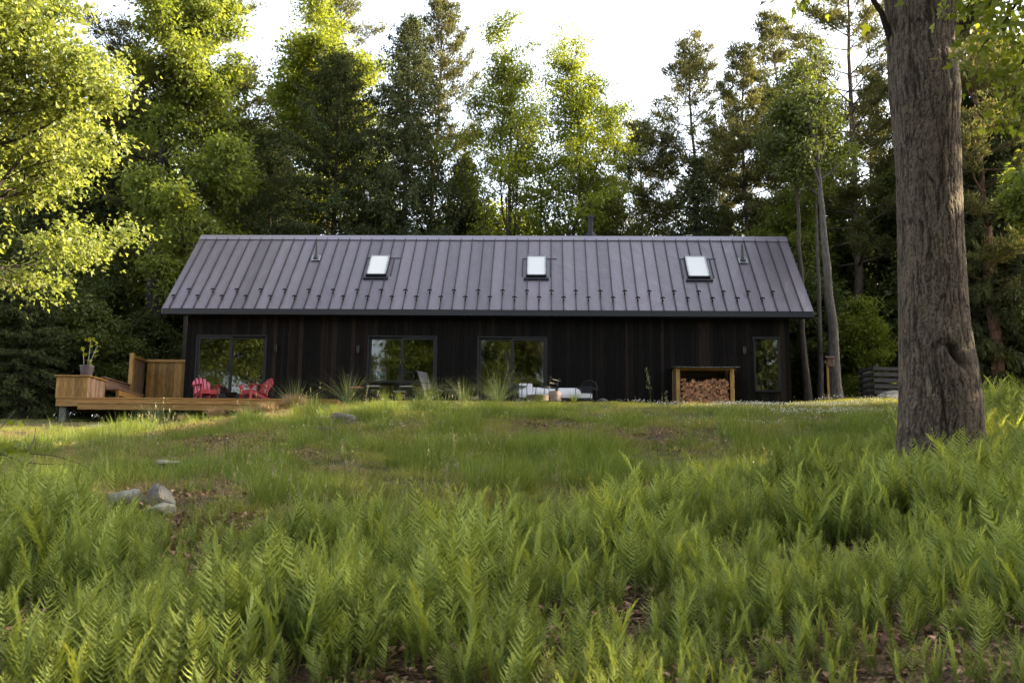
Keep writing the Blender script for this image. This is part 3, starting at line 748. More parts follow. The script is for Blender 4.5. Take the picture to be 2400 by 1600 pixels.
for x in (-.23, .23):
    f = MB(); f.tube([(x, -.2, .41), (x, .22, .24)], .012, 6); f.tube([(x, -.14, .38), (x, .2, 0)], .012, 6); f.tube([(x, .2, .25), (x, -.2, 0)], .012, 6); f.build('leg', M_tbl, t)

# white outdoor sofa
M_sofa = mat('white_cushion', (.62, .61, .64), .85, bump=(14, .35), dark=(.55, .54, .57), noise_scale=4)
t = thing('sofa', 'long low white cushioned outdoor sofa against the black wall', 'sofa', (12.98, -.75, -.12))
def cushion(name, x0, x1, y0, y1, z0, z1, rx=0, parent=t, m=None):
    me_b = MB(); me_b.bbox(x0, x1, y0, y1, z0, z1, .03, Matrix.Translation((0, 0, 0)))
    o = me_b.build(name, m or M_sofa, parent, sm=False); o.rotation_euler = (rx, 0, 0)
    bv = o.modifiers.new('b', 'BEVEL'); bv.width = .02; bv.segments = 2
    return o
f = MB(); f.bbox(-1.18, 1.17, -.4, .42, .0, .055, .006); f.bbox(-1.18, 1.17, .33, .40, .055, .42, .006); f.build('frame', M_tbl, t)
cushion('seat_cushion', -1.16, -.02, -.42, .30, .06, .225); cushion('seat_cushion', -.01, 1.16, -.42, .30, .06, .222)
for k, (x0, x1, z1) in enumerate(((-1.17, -.74, .60), (-.735, -.0, .485), (.09, .84, .475))):
    cushion('back_cushion', x0, x1, .12, .29, .23, z1, rx=-.1 if k else -.05)
# wire chairs
def wire_chair(name, label, loc, rz, back_h=.95, roundback=False, arms=True):
    t = thing(name, label, 'chair', loc, rz)
    f = MB()
    if roundback:
        f.tube([(-.28, .15, .32)] + [(.30*math.cos(a)*-1, .22+.02*math.sin(a), .35+.32*math.sin(a)) for a in np.linspace(0.1, 3.04, 9)] + [(.28, .15, .32)], .016, 8)
        for i in range(9): a = .35+i*.30; f.tube([(0, .12, .30), (-.30*math.cos(a), .23, .35+.32*math.sin(a))], .005, 5)
    else:
        f.tube([(-.25, .2, .38), (-.29, .27, .7), (-.27, .33, back_h), (.27, .33, back_h+.01), (.29, .27, .7), (.25, .2, .38)], .013, 6)
        for z in np.linspace(.48, back_h-.06, 5): f.tube([(-.27, .2+.12*(z-.38)/.5, z), (.27, .2+.12*(z-.38)/.5, z)], .004, 5)
    f.build('backrest', M_tbl, t)
    f = MB(); f.tube([(-.26, -.25, .40), (.26, -.25, .40), (.27, .2, .36), (-.27, .2, .36)], .013, 6, closed=True)
    for y in np.linspace(-.2, .15, 7): f.tube([(-.26, y, .385), (.26, y, .385)], .005, 5)
    f.build('seat', M_tbl, t)
    if arms:
        for s in (-1, 1):
            f = MB(); f.tube([(s*.29, .26, .66), (s*.31, -.05, .66), (s*.30, -.25, .60), (s*.27, -.25, .40)], .013, 6); f.build('armrest', M_tbl, t)
    for x in (-.26, .26):
        for y in (-.25, .2):
            f = MB(); f.tube([(x, y, .38), (x*1.05, y*1.15, 0)], .012, 6); f.build('leg', M_tbl, t)
    return t
M_tbl2 = M_tbl
wire_chair('wire_chair', 'tall backed black metal armchair before the left end of the white sofa', (11.75, -1.75, -.17), math.radians(20), .88)
wire_chair('wire_chair', 'low black wire chair in front of the middle of the white sofa', (12.72, -1.75, -.17), math.radians(-120), .58, arms=False)
wire_chair('wire_chair', 'round backed dark wicker chair at the right end of the white sofa', (13.95, -1.2, -.13), math.radians(-25), .62, roundback=True, arms=False)
t = thing('pot_cover', 'black tapered cylinder planter beside the tall black metal armchair', 'planter', (11.55, -1.15, -.14))
f = MB(); f.lathe([(.16, 0), (.2, .5), (.21, .52), (.18, .52), (.17, .45), (0, .44)], n=24, cap=False); f.build('pot', M_blackmetal, t, sm=True)
# round log stump seat, fire ring and loose stones
M_end = mat('stump_bark', (.27, .19, .155), .85, dark=(.17, .12, .10), noise_scale=6, stretch=(7, 7, 1), bump=(20, .6))
t = thing('stump_stool', 'upright sawn log stool before the white sofa', 'stool', (12.95, -2.05, -.24))
rg = random.Random(2); f = MB(); pr = [(.19+.01*math.sin(k*2.1), .3*k/6) for k in range(7)]; f.lathe([(.0, 0)]+pr+[(.17, .302), (0, .304)], n=26, cap=False); f.build('log', M_end, t, sm=True)
t = thing('fire_ring', 'low rusty steel fire ring left of the log stool', 'fire pit', (12.42, -2.3, -.27))
f = MB(); f.lathe([(.33, 0), (.35, .15), (.33, .17), (.30, .17), (.28, .05), (0, .04)], n=32, cap=False); f.build('ring', mat('rusty_steel', (.12, .075, .045), .7, metal=.3, dark=(.05, .035, .03), noise_scale=9), t, sm=True)
f = MB()
for k in range(5): a = k*1.25; f.tube([(.2*math.cos(a), .2*math.sin(a), .06), (-.05*math.cos(a), -.05*math.sin(a), .17)], .03, 7)
f.build('charred_wood', mat('charred', (.02, .018, .016), .9), t)

def rock_mesh(name, size, seed, m, flat=.0):
    import bmesh
    bm = bmesh.new(); rg = np.random.default_rng(seed); P = rg.normal(size=(15, 3)); P /= np.linalg.norm(P, axis=1)[:, None]; P *= rg.uniform(.82, 1.08, (15, 1))
    for p in P: bm.verts.new(Vector(p*np.array(size)))
    r = bmesh.ops.convex_hull(bm, input=bm.verts[:]); loose = [v for v in bm.verts if not v.link_faces]; bmesh.ops.delete(bm, geom=loose, context='VERTS')
    bmesh.ops.bevel(bm, geom=bm.edges[:], offset=min(size)*.07, segments=2, affect='EDGES')
    bmesh.ops.triangulate(bm, faces=bm.faces[:]); bmesh.ops.subdivide_edges(bm, edges=bm.edges[:], cuts=2, use_grid_fill=True)
    sm_ = float(min(size))
    for v in bm.verts:
        p = np.array(v.co)/sm_
        k = .05*fbm(p[0]*2.3+seed, p[1]*2.3+p[2]*1.7)+.03*fbm(p[0]*7, p[1]*7+p[2]*6)
        v.co = v.co*(1+float(k))
    me = bpy.data.meshes.new(name); bm.to_mesh(me); bm.free(); me.materials.append(m)
    me.polygons.foreach_set('use_smooth', [True]*len(me.polygons)); 
    try: me.set_sharp_from_angle(angle=math.radians(28))
    except Exception: pass
    return me
M_rock = mat('fieldstone', (.25, .225, .18), .9, dark=(.10, .095, .085), noise_scale=5, bump=(18, .9))
M_rock2 = mat('lichen_stone', (.26, .24, .19), .9, dark=(.14, .135, .115), noise_scale=7, bump=(18, .9))
def rock(label, p, size, seed, rz=0, m=None, name='rock', cat='rock', group=None, sink=.35):
    o = link(name, rock_mesh(name, size, seed, m or M_rock)); z = float(hgt(p[0], p[1]))
    o.location = (p[0], p[1], z+size[2]*(1-sink)-.0); o.rotation_euler = (0, 0, rz); return tag(o, label, cat, group)
p = gpt(385, 1190); ROCKS = [p]
rock('tallest grey rock with a pointed top in the cluster on the slope', p, (.17, .15, .19), 5, .4, sink=.27)
q_ = p + np.array([-.38, .05, 0]); rock('flat topped grey rock, left of the pointed rock', q_, (.22, .16, .12), 8, .1, M_rock2, sink=.35)
q_ = p + np.array([.08, -.35, 0]); rock('low pale rock at the foot of the pointed rock', q_, (.18, .12, .10), 12, -.3, M_rock2, sink=.25)
q_ = gpt(390, 1094); ROCKS.append(q_); rock('flat pale stone half sunk in the grass up the slope', q_, (.24, .13, .07), 21, .2, M_rock2, sink=.35)
q_ = gpt(232, 1003); ROCKS.append(q_); rock('flat grey stone lying in the lawn below the deck', q_, (.36, .16, .06), 22, .1, M_rock2, sink=.2)
q_ = gpt(1800, 1470); rock('small pale stone among the ferns in the foreground', q_, (.06, .06, .05), 25, .1, M_rock2, sink=.1)
rock('grey boulder at the lawn edge beside the log crib', (24.3, 1.2), (.45, .35, .3), 31, .3, M_rock, sink=.3)
rock('weathered pale slab lying on the patio right of the sofa', (14.45, -1.1), (.2, .14, .07), 33, .1, M_conc, name='stone_slab', cat='slab', sink=.1)
rock('pale stone block lying at the patio edge left of the glass door', (10.52, -2.1), (.16, .12, .07), 34, .1, M_conc, name='stone_block', cat='stone', sink=-.6)
# hollow log and board
M_weath = mat('weathered_wood', (.17, .15, .12), .9, dark=(.06, .05, .04), noise_scale=5, stretch=(1, 5, 5), bump=(16, .8))
M_rot = mat('rotten_wood', (.03, .022, .016), .95)
q_ = gpt(797, 1000)
t = thing('hollow_log', 'short hollow weathered log stub lying in the grass of the slope', 'log', (q_[0], q_[1], float(hgt(q_[0], q_[1]))), math.radians(8))
f = MB(); n = 22
rgq = random.Random(5); rad = [1+.12*math.sin(3*2*math.pi*j/n+1)+rgq.uniform(-.06, .06) for j in range(n)]
vs = []
for (x, ro) in ((-.14, .15), (0, .16), (.16, .15), (.30, .10)):
    for j in range(n):
        a = 2*math.pi*j/n; vs.append((x+.03*math.sin(a*2), ro*rad[j]*math.cos(a), .12+ro*rad[j]*math.sin(a)*.9))
fs = [(i*n+j, i*n+(j+1) % n, (i+1)*n+(j+1) % n, (i+1)*n+j) for i in range(3) for j in range(n)]
b = len(vs)
for (x, ro) in ((-.14, .115), (.1, .09)):
    for j in range(n):
        a = 2*math.pi*j/n; vs.append((x+.03*math.sin(a*2), ro*rad[j]*math.cos(a), .12+ro*rad[j]*math.sin(a)*.9))
fs += [(j, b+j, b+(j+1) % n, (j+1) % n) for j in range(n)]
f._add(vs, fs); f._add([vs[3*n+j] for j in range(n)], [tuple(range(n))]); f.build('log', M_weath, t)
f = MB(); f._add(vs[b:b+2*n], [(j, n+j, n+(j+1) % n, (j+1) % n) for j in range(n)]+[tuple(n+j for j in range(n))]); f.build('hollow', M_rot, t)
ROCKS.append(q_); q_ = gpt(757, 1012); ROCKS.append(q_)
o = MB(); o.bbox(-.28, .28, -.07, .07, 0, .035, .006); o.bbox(-.1, .2, .08, .15, .0, .03, .006); o = o.build('board', M_weath, None, (q_[0], q_[1], q_[2]+.05)); o.rotation_euler = (.0, .04, -.05); tag(o, 'grey weathered broken board lying just below the hollow log', 'board')

# ---------------------------------------------------------------- firewood shed
t = thing('wood_shed', 'open fronted cedar firewood shed with a corrugated metal roof against the wall', 'wood shed', (16.85, -.72, -.2))
f = MB(); 
for (x, a) in ((0, .0), (1.72, .0)):
    f = MB(); f.tone = .9; f.bbox(x, x+.12, .0, .09, -.1, 1.20, .005); f.tone = .5; f.bbox(x, x+.12, .92, 1.0, -.1, 1.30, .005); f.build('post', M_cedar, t)
f = MB(); f.tone = .3; f.bbox(-.04, 1.88, .01, .06, 1.135, 1.205, .004); f.bbox(.125, 1.715, .95, 1.0, 1.2, 1.3, .004); f.build('beam', M_cedar_h, t)
f = MB(); f.bbox(.005, .03, .095, .915, .0, 1.15, .003); f.bbox(1.81, 1.835, .095, .915, .0, 1.15, .003); f.bbox(.13, 1.71, .97, .99, 0, 1.18, .003); f.build('side_panel', mat('shed_inside', (.05, .035, .02), .8), t)
f = MB(); n = 90; vs = []
for k in range(n+1):
    x = -.12+2.14*k/n; dz = .013*math.cos(2*math.pi*x/.14)-.01*math.sin(x*2)
    vs += [(x, -.16, 1.215+dz), (x, 1.08, 1.33+dz), (x, -.16, 1.208+dz), (x, 1.08, 1.323+dz)]
fs = []
for k in range(n): a = 4*k; b = a+4; fs += [(a, b, b+1, a+1), (a+2, a+3, b+3, b+2), (a, a+2, b+2, b)]
f._add(vs, fs); f.build('roof_sheet', M_galv, t, sm=True)
# split logs
M_split = mat('split_wood', (.40, .19, .09), .8, dark=(.23, .095, .045), noise_scale=9, stretch=(1, 1, 1), rnd=.45, bump=(30, .5))
M_bark = mat('log_bark', (.10, .065, .045), .9, rnd=.4, bump=(30, .8))
rg = random.Random(11); protos = []
for k in range(9):
    kind = k % 3; r = rg.uniform(.042, .074)
    if kind == 0: poly = [(0, 0)] + [(r*1.5*math.cos(a), r*1.5*math.sin(a)) for a in np.linspace(.2, 1.5, 5)]
    elif kind == 1: poly = [(r*math.cos(a)*rg.uniform(.85, 1.1), r*math.sin(a)*rg.uniform(.8, 1.05)) for a in np.linspace(0, 2*math.pi, 8)[:-1]]
    else: poly = [(-r*1.3, -r*.4), (-.1*r, -r*.6), (r*1.2, -r*.3), (r*.7, r*.5), (-r*.6, r*.55)]
    cx = sum(p[0] for p in poly)/len(poly); cz = sum(p[1] for p in poly)/len(poly); poly = [(x-cx, z-cz) for x, z in poly]
    m = MB(); m.poly_prism(poly, Matrix.Identity(4), .42); n = len(poly); m.m = [0, 0]+[1 if (kind == 0 and 0 < i < n-1) or kind == 1 else 0 for i in range(n)]
    protos.append(m)
made = []; row = 0; z = -.14
while z < .86:
    x = .20 + (.05 if row % 2 else 0)
    topz = .80+.05*math.sin(row)
    while x < 1.66:
        zz = z+rg.uniform(-.02, .02)
        lim = .70+.03*math.sin(x*5+1)+.03*math.sin(x*13)
        if zz < lim+.05:
            i = rg.randrange(9)
            nm = 'split_log'
            if len(made) < 9:
                o = protos[len(made)].build(nm, [M_split, M_bark])
            else:
                o = made[i].copy(); scene.collection.objects.link(o)
            o.location = (16.85+x, -.62+rg.uniform(-.05, .04), -.2+zz+.07); o.rotation_euler = (rg.uniform(-.04, .04), rg.uniform(0, 6.28), rg.uniform(-.08, .08))
            tag(o, 'reddish brown split log stacked end on in the firewood shed', 'log', 'split logs stacked in the firewood shed'); made.append(o)
        x += rg.uniform(.07, .105)
    z += .073; row += 1

# birdhouse on a post, log crib
q_ = ray(1943, 945, 1.0)
t = thing('birdhouse', 'small brown birdhouse on a thin post beside the pale tree trunk', 'birdhouse', (q_[0], 1.0, float(hgt(q_[0], 1.0))))
f = MB(); f.tone = .9; f.bbox(-.035, .03, -.03, .03, -.1, 1.38, .004); f.build('post', M_cedar, t)
M_bh = mat('brown_box', (.10, .05, .035), .7)
f = MB(); f.bbox(-.02, .2, -.12, .08, 1.22, 1.50, .006); f.build('box', M_bh, t)
f = MB(); f._add([(-.07, -.17, 1.50), (.25, -.17, 1.50), (.25, .12, 1.57), (-.07, .12, 1.57), (-.07, -.17, 1.525), (.25, -.17, 1.525), (.25, .12, 1.595), (-.07, .12, 1.595)], [(0, 3, 2, 1), (4, 5, 6, 7), (0, 1, 5, 4), (1, 2, 6, 5), (2, 3, 7, 6), (3, 0, 4, 7)]); f.build('roof', M_bh, t)
f = MB(); f.tube([(.09, -.121, 1.40), (.09, -.124, 1.40)], .022, 12); f.build('entrance_hole', M_lamp, t)
M_tim = mat('grey_timber', (.055, .05, .048), .9, dark=(.025, .022, .021), noise_scale=4, stretch=(1, 5, 5), bump=(14, .7))
q_ = ray(2086, 940, 2.5)
t = thing('timber_crib', 'dark slatted timber crib stacked like a compost bin behind the big trunk', 'crib', (q_[0]-.3, 2.5, float(hgt(q_[0], 2.5))-.05), math.radians(8))
f = MB()
for k in range(7): 
    z = .06+.21*k; f.bbox(-.25, 1.7, -.04, .03, z, z+.115, .008); f.bbox(-.22, 1.66, 1.2, 1.27, z, z+.115, .008)
f.build('front_slat', M_tim, t)
f = MB()
for k in range(7): z = .06+.21*k; f.bbox(-.19, -.13, .04, 1.19, z+.05, z+.16, .008); f.bbox(1.58, 1.64, .04, 1.19, z+.05, z+.16, .008)
f.build('side_slat', M_tim, t)
f = MB()
for x in (-.12, 1.5): f.bbox(x, x+.09, .035, .12, -.1, 1.55, .006); f.bbox(x, x+.09, 1.1, 1.19, -.1, 1.55, .006)
f.build('post', M_tim, t)
# ---------------------------------------------------------------- trees
def bark_mat(name, base, dark, sc=5, st=(5, 5, 1), strength=.8, rnd=0):
    return mat(name, base, .9, spec=.2, dark=dark, noise_scale=sc, stretch=st, bump=(sc*3, strength), rnd=rnd)
M_bark_d = bark_mat('grey_brown_bark', (.085, .07, .055), (.035, .028, .022))
M_bark_p = bark_mat('pine_bark', (.12, .09, .07), (.05, .036, .028))
M_bark_pale = bark_mat('pale_bark', (.12, .104, .092), (.052, .045, .04))
M_lf = {
 'maple': leaf_mat('maple_leaf', (.11, .145, .03), (.21, .235, .07), (1.7, 1.6, .9), .5, rnd=.1),
 'decid': leaf_mat('broad_leaf', (.085, .122, .025), (.17, .195, .042), (1.7, 1.6, .75), .5, rnd=.2),
 'lime':  leaf_mat('lime_leaf', (.11, .15, .02), (.19, .22, .038), (1.75, 1.62, .7), .5, rnd=.15),
 'dark':  leaf_mat('shade_leaf', (.058, .08, .022), (.11, .13, .036), (1.6, 1.5, .7), .4, rnd=.25),
 'pine':  leaf_mat('pine_needle', (.075, .085, .034), (.155, .155, .058), (1.5, 1.35, .8), .3, rnd=.2, spec=.08, rough=.8),
 'spruce': leaf_mat('spruce_needle', (.038, .052, .026), (.09, .10, .038), (1.4, 1.3, .8), .22, rnd=.2, spec=.05, rough=.8),
 'hemlock': leaf_mat('hemlock_needle', (.042, .058, .025), (.09, .105, .038), (1.4, 1.3, .8), .25, rnd=.2, spec=.05, rough=.8),
}
RH = np.array([(0, 0), (.30, .42), (0, 1.0), (-.30, .42)])
STAR = np.array([(0, 0), (.30, .02), (.48, .38), (.22, .45), (.12, .95), (0, 1.0), (-.12, .95), (-.22, .45), (-.48, .38), (-.30, .02)])
def unit(a): return a/np.maximum(np.linalg.norm(a, axis=-1, keepdims=True), 1e-9)
def leaves(C, A, N, L, shape, tone, rg, wid=1.0):
    """C centres (n,3); A long axis; N normal hint; L length -> verts, loops, tone per vertex"""
    A = unit(A); S = unit(np.cross(N, A)); k = len(shape)
    V = C[:, None, :] + L[:, None, None]*(shape[None, :, 0:1]*wid*S[:, None, :] + shape[None, :, 1:2]*A[:, None, :])
    # slight fold
    Nn = np.cross(A, S); V = V + Nn[:, None, :]*(np.abs(shape[None, :, 0:1])*L[:, None, None]*.35)
    n = len(C); return V.reshape(-1, 3), np.arange(n*k).reshape(n, k), np.repeat(tone, k)

class Skel:
    """tapered tubes gathered into one wood mesh, built fast"""
    def __init__(s): s.V = []; s.F = []; s.nv = 0
    def tube(s, P, R, n=6):
        P = np.asarray(P, float); k = len(P); R = np.asarray(R, float)
        D = unit(np.gradient(P, axis=0)); ref = np.array([.31, .17, .93]) if abs(D[0, 2]) < .9 else np.array([1., .1, 0])
        U = unit(np.cross(D, ref)); W = np.cross(D, U); a = np.arange(n)*2*math.pi/n
        V = P[:, None, :] + R[:, None, None]*(np.cos(a)[None, :, None]*U[:, None, :]+np.sin(a)[None, :, None]*W[:, None, :])
        i = np.arange(k-1)[:, None]; j = np.arange(n)[None, :]; j2 = (j+1) % n
        F = np.stack([i*n+j, i*n+j2, (i+1)*n+j2, (i+1)*n+j], -1).reshape(-1, 4)+s.nv
        s.V.append(V.reshape(-1, 3)); s.F.append(F); s.nv += k*n
    def mesh(s, name, m): return new_mesh(name, np.concatenate(s.V), 4, np.concatenate(s.F), m, smooth_sh=True)

def curve(p0, d0, L, k, rg, up=0.0, wob=.12, droop=0.0):
    pts = [np.array(p0, float)]; d = np.array(d0, float); d /= np.linalg.norm(d)
    for i in range(k):
        d = d + rg.normal(size=3)*wob + np.array([0, 0, up-droop*(i/k)]); d /= np.linalg.norm(d)
        pts.append(pts[-1]+d*L/k)
    return np.array(pts)

def broadleaf(seed, H, R, cb, nleaf, ls=.13, leafm='decid', bark=None, shape=RH, lean=(0, 0), limbs=16, r0=.17, el=(25, 60), clump=.42, prof=None, trunk_top=.85, flat=.55, fork=False, skew=None, wig=.10):
    rg = np.random.default_rng(seed); sk = Skel(); bark = bark or M_bark_d
    k = 12; zz = np.linspace(-.3, H*trunk_top, k)
    wx = np.cumsum(rg.normal(size=k)*wig)+lean[0]*np.maximum(zz, 0)/H*H*.1; wy = np.cumsum(rg.normal(size=k)*wig)+lean[1]*zz*.1
    wx -= wx[0]; wy -= wy[0]
    tr = np.stack([wx, wy, zz], 1); rr = r0*(1-.86*np.clip(zz/(H*trunk_top), 0, 1)**.85); rr[0] *= 1.35
    sk.tube(tr, rr, 9); tips = []; tw = []
    prof = prof or (lambda t: (1-.75*abs(t-.38)/.62)*(1 if t < .9 else .7))
    paths = []
    az = rg.uniform(0, 6.28)
    for i in range(limbs):
        t = (i+.5*rg.random())/limbs; h = cb+(H*trunk_top-cb)*t; az += 2.4+rg.normal()*.35
        b = np.array([np.interp(h, zz, tr[:, 0]), np.interp(h, zz, tr[:, 1]), h])
        e = math.radians(rg.uniform(*el) + 22*t); d = np.array([math.cos(az)*math.cos(e), math.sin(az)*math.cos(e), math.sin(e)])
        L = R*max(prof(t), .25)*rg.uniform(.75, 1.15)
        if skew is not None: L *= 1+skew[1]*max(-1, min(1, math.cos(az-skew[0])))
        P = curve(b, d, L, 6, rg, up=.10, wob=.10); rl = np.interp(h, zz, rr)*.5
        sk.tube(P, np.linspace(rl, .018, 7), 6); paths.append((P, rl, L))
    P = curve(tr[-1], [0, 0, 1], H*(1-trunk_top), 4, rg); paths.append((P, .03, H*(1-trunk_top)+.6))
    for (P, rl, L) in paths:
        m = max(3, int(3+L*1.7))
        for j in range(m):
            t = .28+.72*(j+.5)/m; b = P[0]+(P[-1]-P[0])*0; idx = t*(len(P)-1); i0 = int(min(idx, len(P)-2)); fr = idx-i0
            b = P[i0]*(1-fr)+P[i0+1]*fr; dd = unit(P[i0+1]-P[i0]); sd = rg.normal(size=3); sd[2] = sd[2]*.4+.25; d = unit(dd*.6+unit(sd)*.9)
            Lb = L*.42*(1.1-t*.6)*rg.uniform(.7, 1.3); Q = curve(b, d, Lb, 4, rg, up=.06, wob=.16); sk.tube(Q, np.linspace(max(rl*.35*(1-t)+.012, .012), .006, 5), 4)
            for u in (.45, .75, 1.0):
                c = Q[0]*(0) + Q[int(round(u*4))]; tips.append(c+rg.normal(size=3)*.12); tw.append(1.0)
        tips.append(P[-1]); tw.append(1.2)
    tips = np.array(tips); tw = np.array(tw)*rg.uniform(.25, 1.6, len(tips))
    ci = rg.choice(len(tips), nleaf, p=tw/tw.sum()); cs = (clump*rg.uniform(.6, 1.35, len(tips)))[ci]
    off = rg.normal(size=(nleaf, 3))*np.array([1, 1, flat]); off = off*cs[:, None]*.62
    off[:, 2] -= .12*np.linalg.norm(off[:, :2], axis=1)
    C = tips[ci]+off
    A = unit(off*np.array([1, 1, .3]))*.6+rg.normal(size=(nleaf, 3))*.5; A[:, 2] -= .35
    N = rg.normal(size=(nleaf, 3))*.65+np.array([0, 0, 1.0])
    tone = np.clip(.25+.5*rg.random(len(tips))[ci]+.25*rg.normal(size=nleaf)*.6, 0, 1)
    V, F, T = leaves(C, A, N, ls*rg.uniform(.6, 1.25, nleaf), shape, tone, rg)
    return sk.mesh('trunk', bark), new_mesh('crown', V, len(shape), F, M_lf[leafm], tone=T)

def pine(seed, H, R, cb, nn=26000, r0=.2, leafm='pine', bark=None, lean=(0, 0), dens=1.0, ls=.2, up=.06, fork=0, bare=.45, skew=None, side=None):
    """white pine: whorls of level limbs with tufted plates of needles"""
    rg = np.random.default_rng(seed); sk = Skel(); bark = bark or M_bark_p
    k = 14; zz = np.linspace(-.3, H, k); wx = np.cumsum(rg.normal(size=k)*.07)+lean[0]*zz*.1; wy = np.cumsum(rg.normal(size=k)*.07)+lean[1]*zz*.1; wx -= wx[0]; wy -= wy[0]
    tr = np.stack([wx, wy, zz], 1); rr = r0*(1-.9*np.clip(zz/H, 0, 1)); sk.tube(tr, rr, 9)
    C = []; A = []; W = []
    h = cb; az = rg.uniform(0, 6.28)
    while h < H-.2:
        t = (h-cb)/(H-cb); L0 = R*(min(1, .55+1.5*t) if t < .3 else 1.0-((t-.3)/.7)**1.25*.86)
        nb = rg.integers(3, 6)
        for b in range(nb):
            az += 2*math.pi/nb+rg.normal()*.3; L = L0*rg.uniform(.45, 1.2)
            if skew is not None: L *= 1+skew[1]*math.cos(az-skew[0])
            e = math.radians(rg.uniform(-8, 14)+38*t*t)
            base = np.array([np.interp(h, zz, tr[:, 0]), np.interp(h, zz, tr[:, 1]), h+rg.uniform(-.1, .1)])
            P = curve(base, [math.cos(az)*math.cos(e), math.sin(az)*math.cos(e), math.sin(e)], L, 6, rg, up=up, wob=.07)
            sk.tube(P, np.linspace(max(.012, r0*.22*(1-t)+.012), .006, 7), 5)
            m = int(3+L*3.2)
            for j in range(m):
                u = bare*(1-t*.7)+(1-bare*(1-t*.7))*(j+.5)/m; x = u*6; i0 = int(min(x, 5)); p = P[i0]*(1-(x-i0))+P[i0+1]*(x-i0)
                dd = unit(P[i0+1]-P[i0]); s = np.cross(dd, [0, 0, 1.]); s = s*(1 if j % 2 else -1); d = unit(dd*.75+s*rg.uniform(.4, 1)+np.array([0, 0, rg.uniform(.0, .45)]))
                Lb = (.25+.32*L*(1-u*.75))*rg.uniform(.6, 1.2)
                q = p+d*Lb; sk.tube([p, (p+q)/2+rg.normal(size=3)*.03, q], [.009, .007, .004], 4)
                nt = int(2+Lb*4)
                for w in range(nt):
                    C.append(p+(q-p)*((w+1)/nt)+rg.normal(size=3)*.09); A.append(d); W.append(1.0)
            for w in range(3): C.append(P[-1]+rg.normal(size=3)*.06); A.append(unit(P[-1]-P[-2])); W.append(1.3)
        h += rg.uniform(.45, .95)*(1.1-.4*t)
        if rg.random() < .12: h += .7
    for w in range(8): C.append(tr[-1]+np.array([0, 0, -.1*w])); A.append(np.array([0, 0, 1.])); W.append(1)
    C = np.array(C); A = np.array(A); W = np.array(W)*rg.uniform(.4, 1.4, len(C)); tt = rg.random(len(C))
    ci = rg.choice(len(C), nn, p=W/W.sum())
    D = unit(A[ci]*.9+rg.normal(size=(nn, 3))*.62+np.array([0, 0, .25])); L = ls*rg.uniform(.6, 1.2, nn)
    CC = C[ci]+rg.normal(size=(nn, 3))*np.array([.11, .11, .055])
    V, F, T = leaves(CC, D, rg.normal(size=(nn, 3))+np.array([0, 0, .6]), L, RH, np.clip(tt[ci]*.6+.4*rg.random(nn), 0, 1), rg, wid=.42)
    return sk.mesh('trunk', bark), new_mesh('crown', V, 4, F, M_lf[leafm], tone=T)

def spruce(seed, H, R, cb, nn=34000, r0=.22, leafm='spruce', lean=(0, 0), hang=.75, ls=.2, pw=.75):
    """norway spruce: sweeping boughs with curtains of hanging twigs"""
    rg = np.random.default_rng(seed); sk = Skel()
    k = 12; zz = np.linspace(-.3, H, k); tr = np.stack([zz*lean[0]*.1, zz*lean[1]*.1, zz], 1); sk.tube(tr, r0*(1-.93*np.clip(zz/H, 0, 1)), 9)
    C = []; A = []; LL = []
    h = cb; az = 0
    while h < H-.15:
        t = (h-cb)/(H-cb); L0 = R*((1-t)**pw)*(1 if t > .12 else .8)+.12; nb = 6
        for b in range(nb):
            az += 2*math.pi/nb+rg.normal()*.25; L = L0*rg.uniform(.6, 1.2); e = math.radians(rg.uniform(-4, 10)+30*t)
            base = np.array([np.interp(h, zz, tr[:, 0]), np.interp(h, zz, tr[:, 1]), h])
            P = curve(base, [math.cos(az)*math.cos(e), math.sin(az)*math.cos(e), math.sin(e)], L, 6, rg, up=-.13*(1-t), wob=.05)
            P[-1, 2] += .08*L; sk.tube(P, np.linspace(.03*(1-t)+.01, .005, 7), 4)
            m = int(4+L*8)
            for j in range(m):
                u = .15+.85*(j+.5)/m; x = u*6; i0 = int(min(x, 5)); p = P[i0]*(1-(x-i0))+P[i0+1]*(x-i0)
                dd = unit(P[i0+1]-P[i0]); s = np.cross(dd, [0, 0, 1.])*(1 if j % 2 else -1)
                Ls = (.12+.25*L*(1-u))*rg.uniform(.5, 1.2); q = p+unit(dd*.6+s)*Ls
                Lh = hang*(.25+.75*min(1, L/2.2))*rg.uniform(.45, 1.15)*(1-t*.55)
                n = max(2, int(Lh*7))
                for w in range(n):
                    f = w/n; C.append(p+(q-p)*min(1, f*1.6)+np.array([0, 0, -Lh*max(0, f-.15)])); A.append(np.array([0, 0, -1.])*(.35+f)+unit(q-p)*(1-f)*.8)
        h += .30*(1.1-.3*t)*rg.uniform(.8, 1.2)
    for w in range(14): C.append(np.array([tr[-1, 0], tr[-1, 1], H-.07*w])); A.append(np.array([rg.normal()*.4, rg.normal()*.4, 1.]))
    C = np.array(C); A = np.array(A); tt = rg.random(len(C)); ci = rg.integers(0, len(C), nn)
    D = unit(A[ci]+rg.normal(size=(nn, 3))*.35); CC = C[ci]+rg.normal(size=(nn, 3))*.05
    V, F, T = leaves(CC, D, rg.normal(size=(nn, 3)), ls*rg.uniform(.6, 1.2, nn), RH, np.clip(.5*tt[ci]+.5*rg.random(nn), 0, 1), rg, wid=.5)
    return sk.mesh('trunk', M_bark_d), new_mesh('crown', V, 4, F, M_lf[leafm], tone=T)

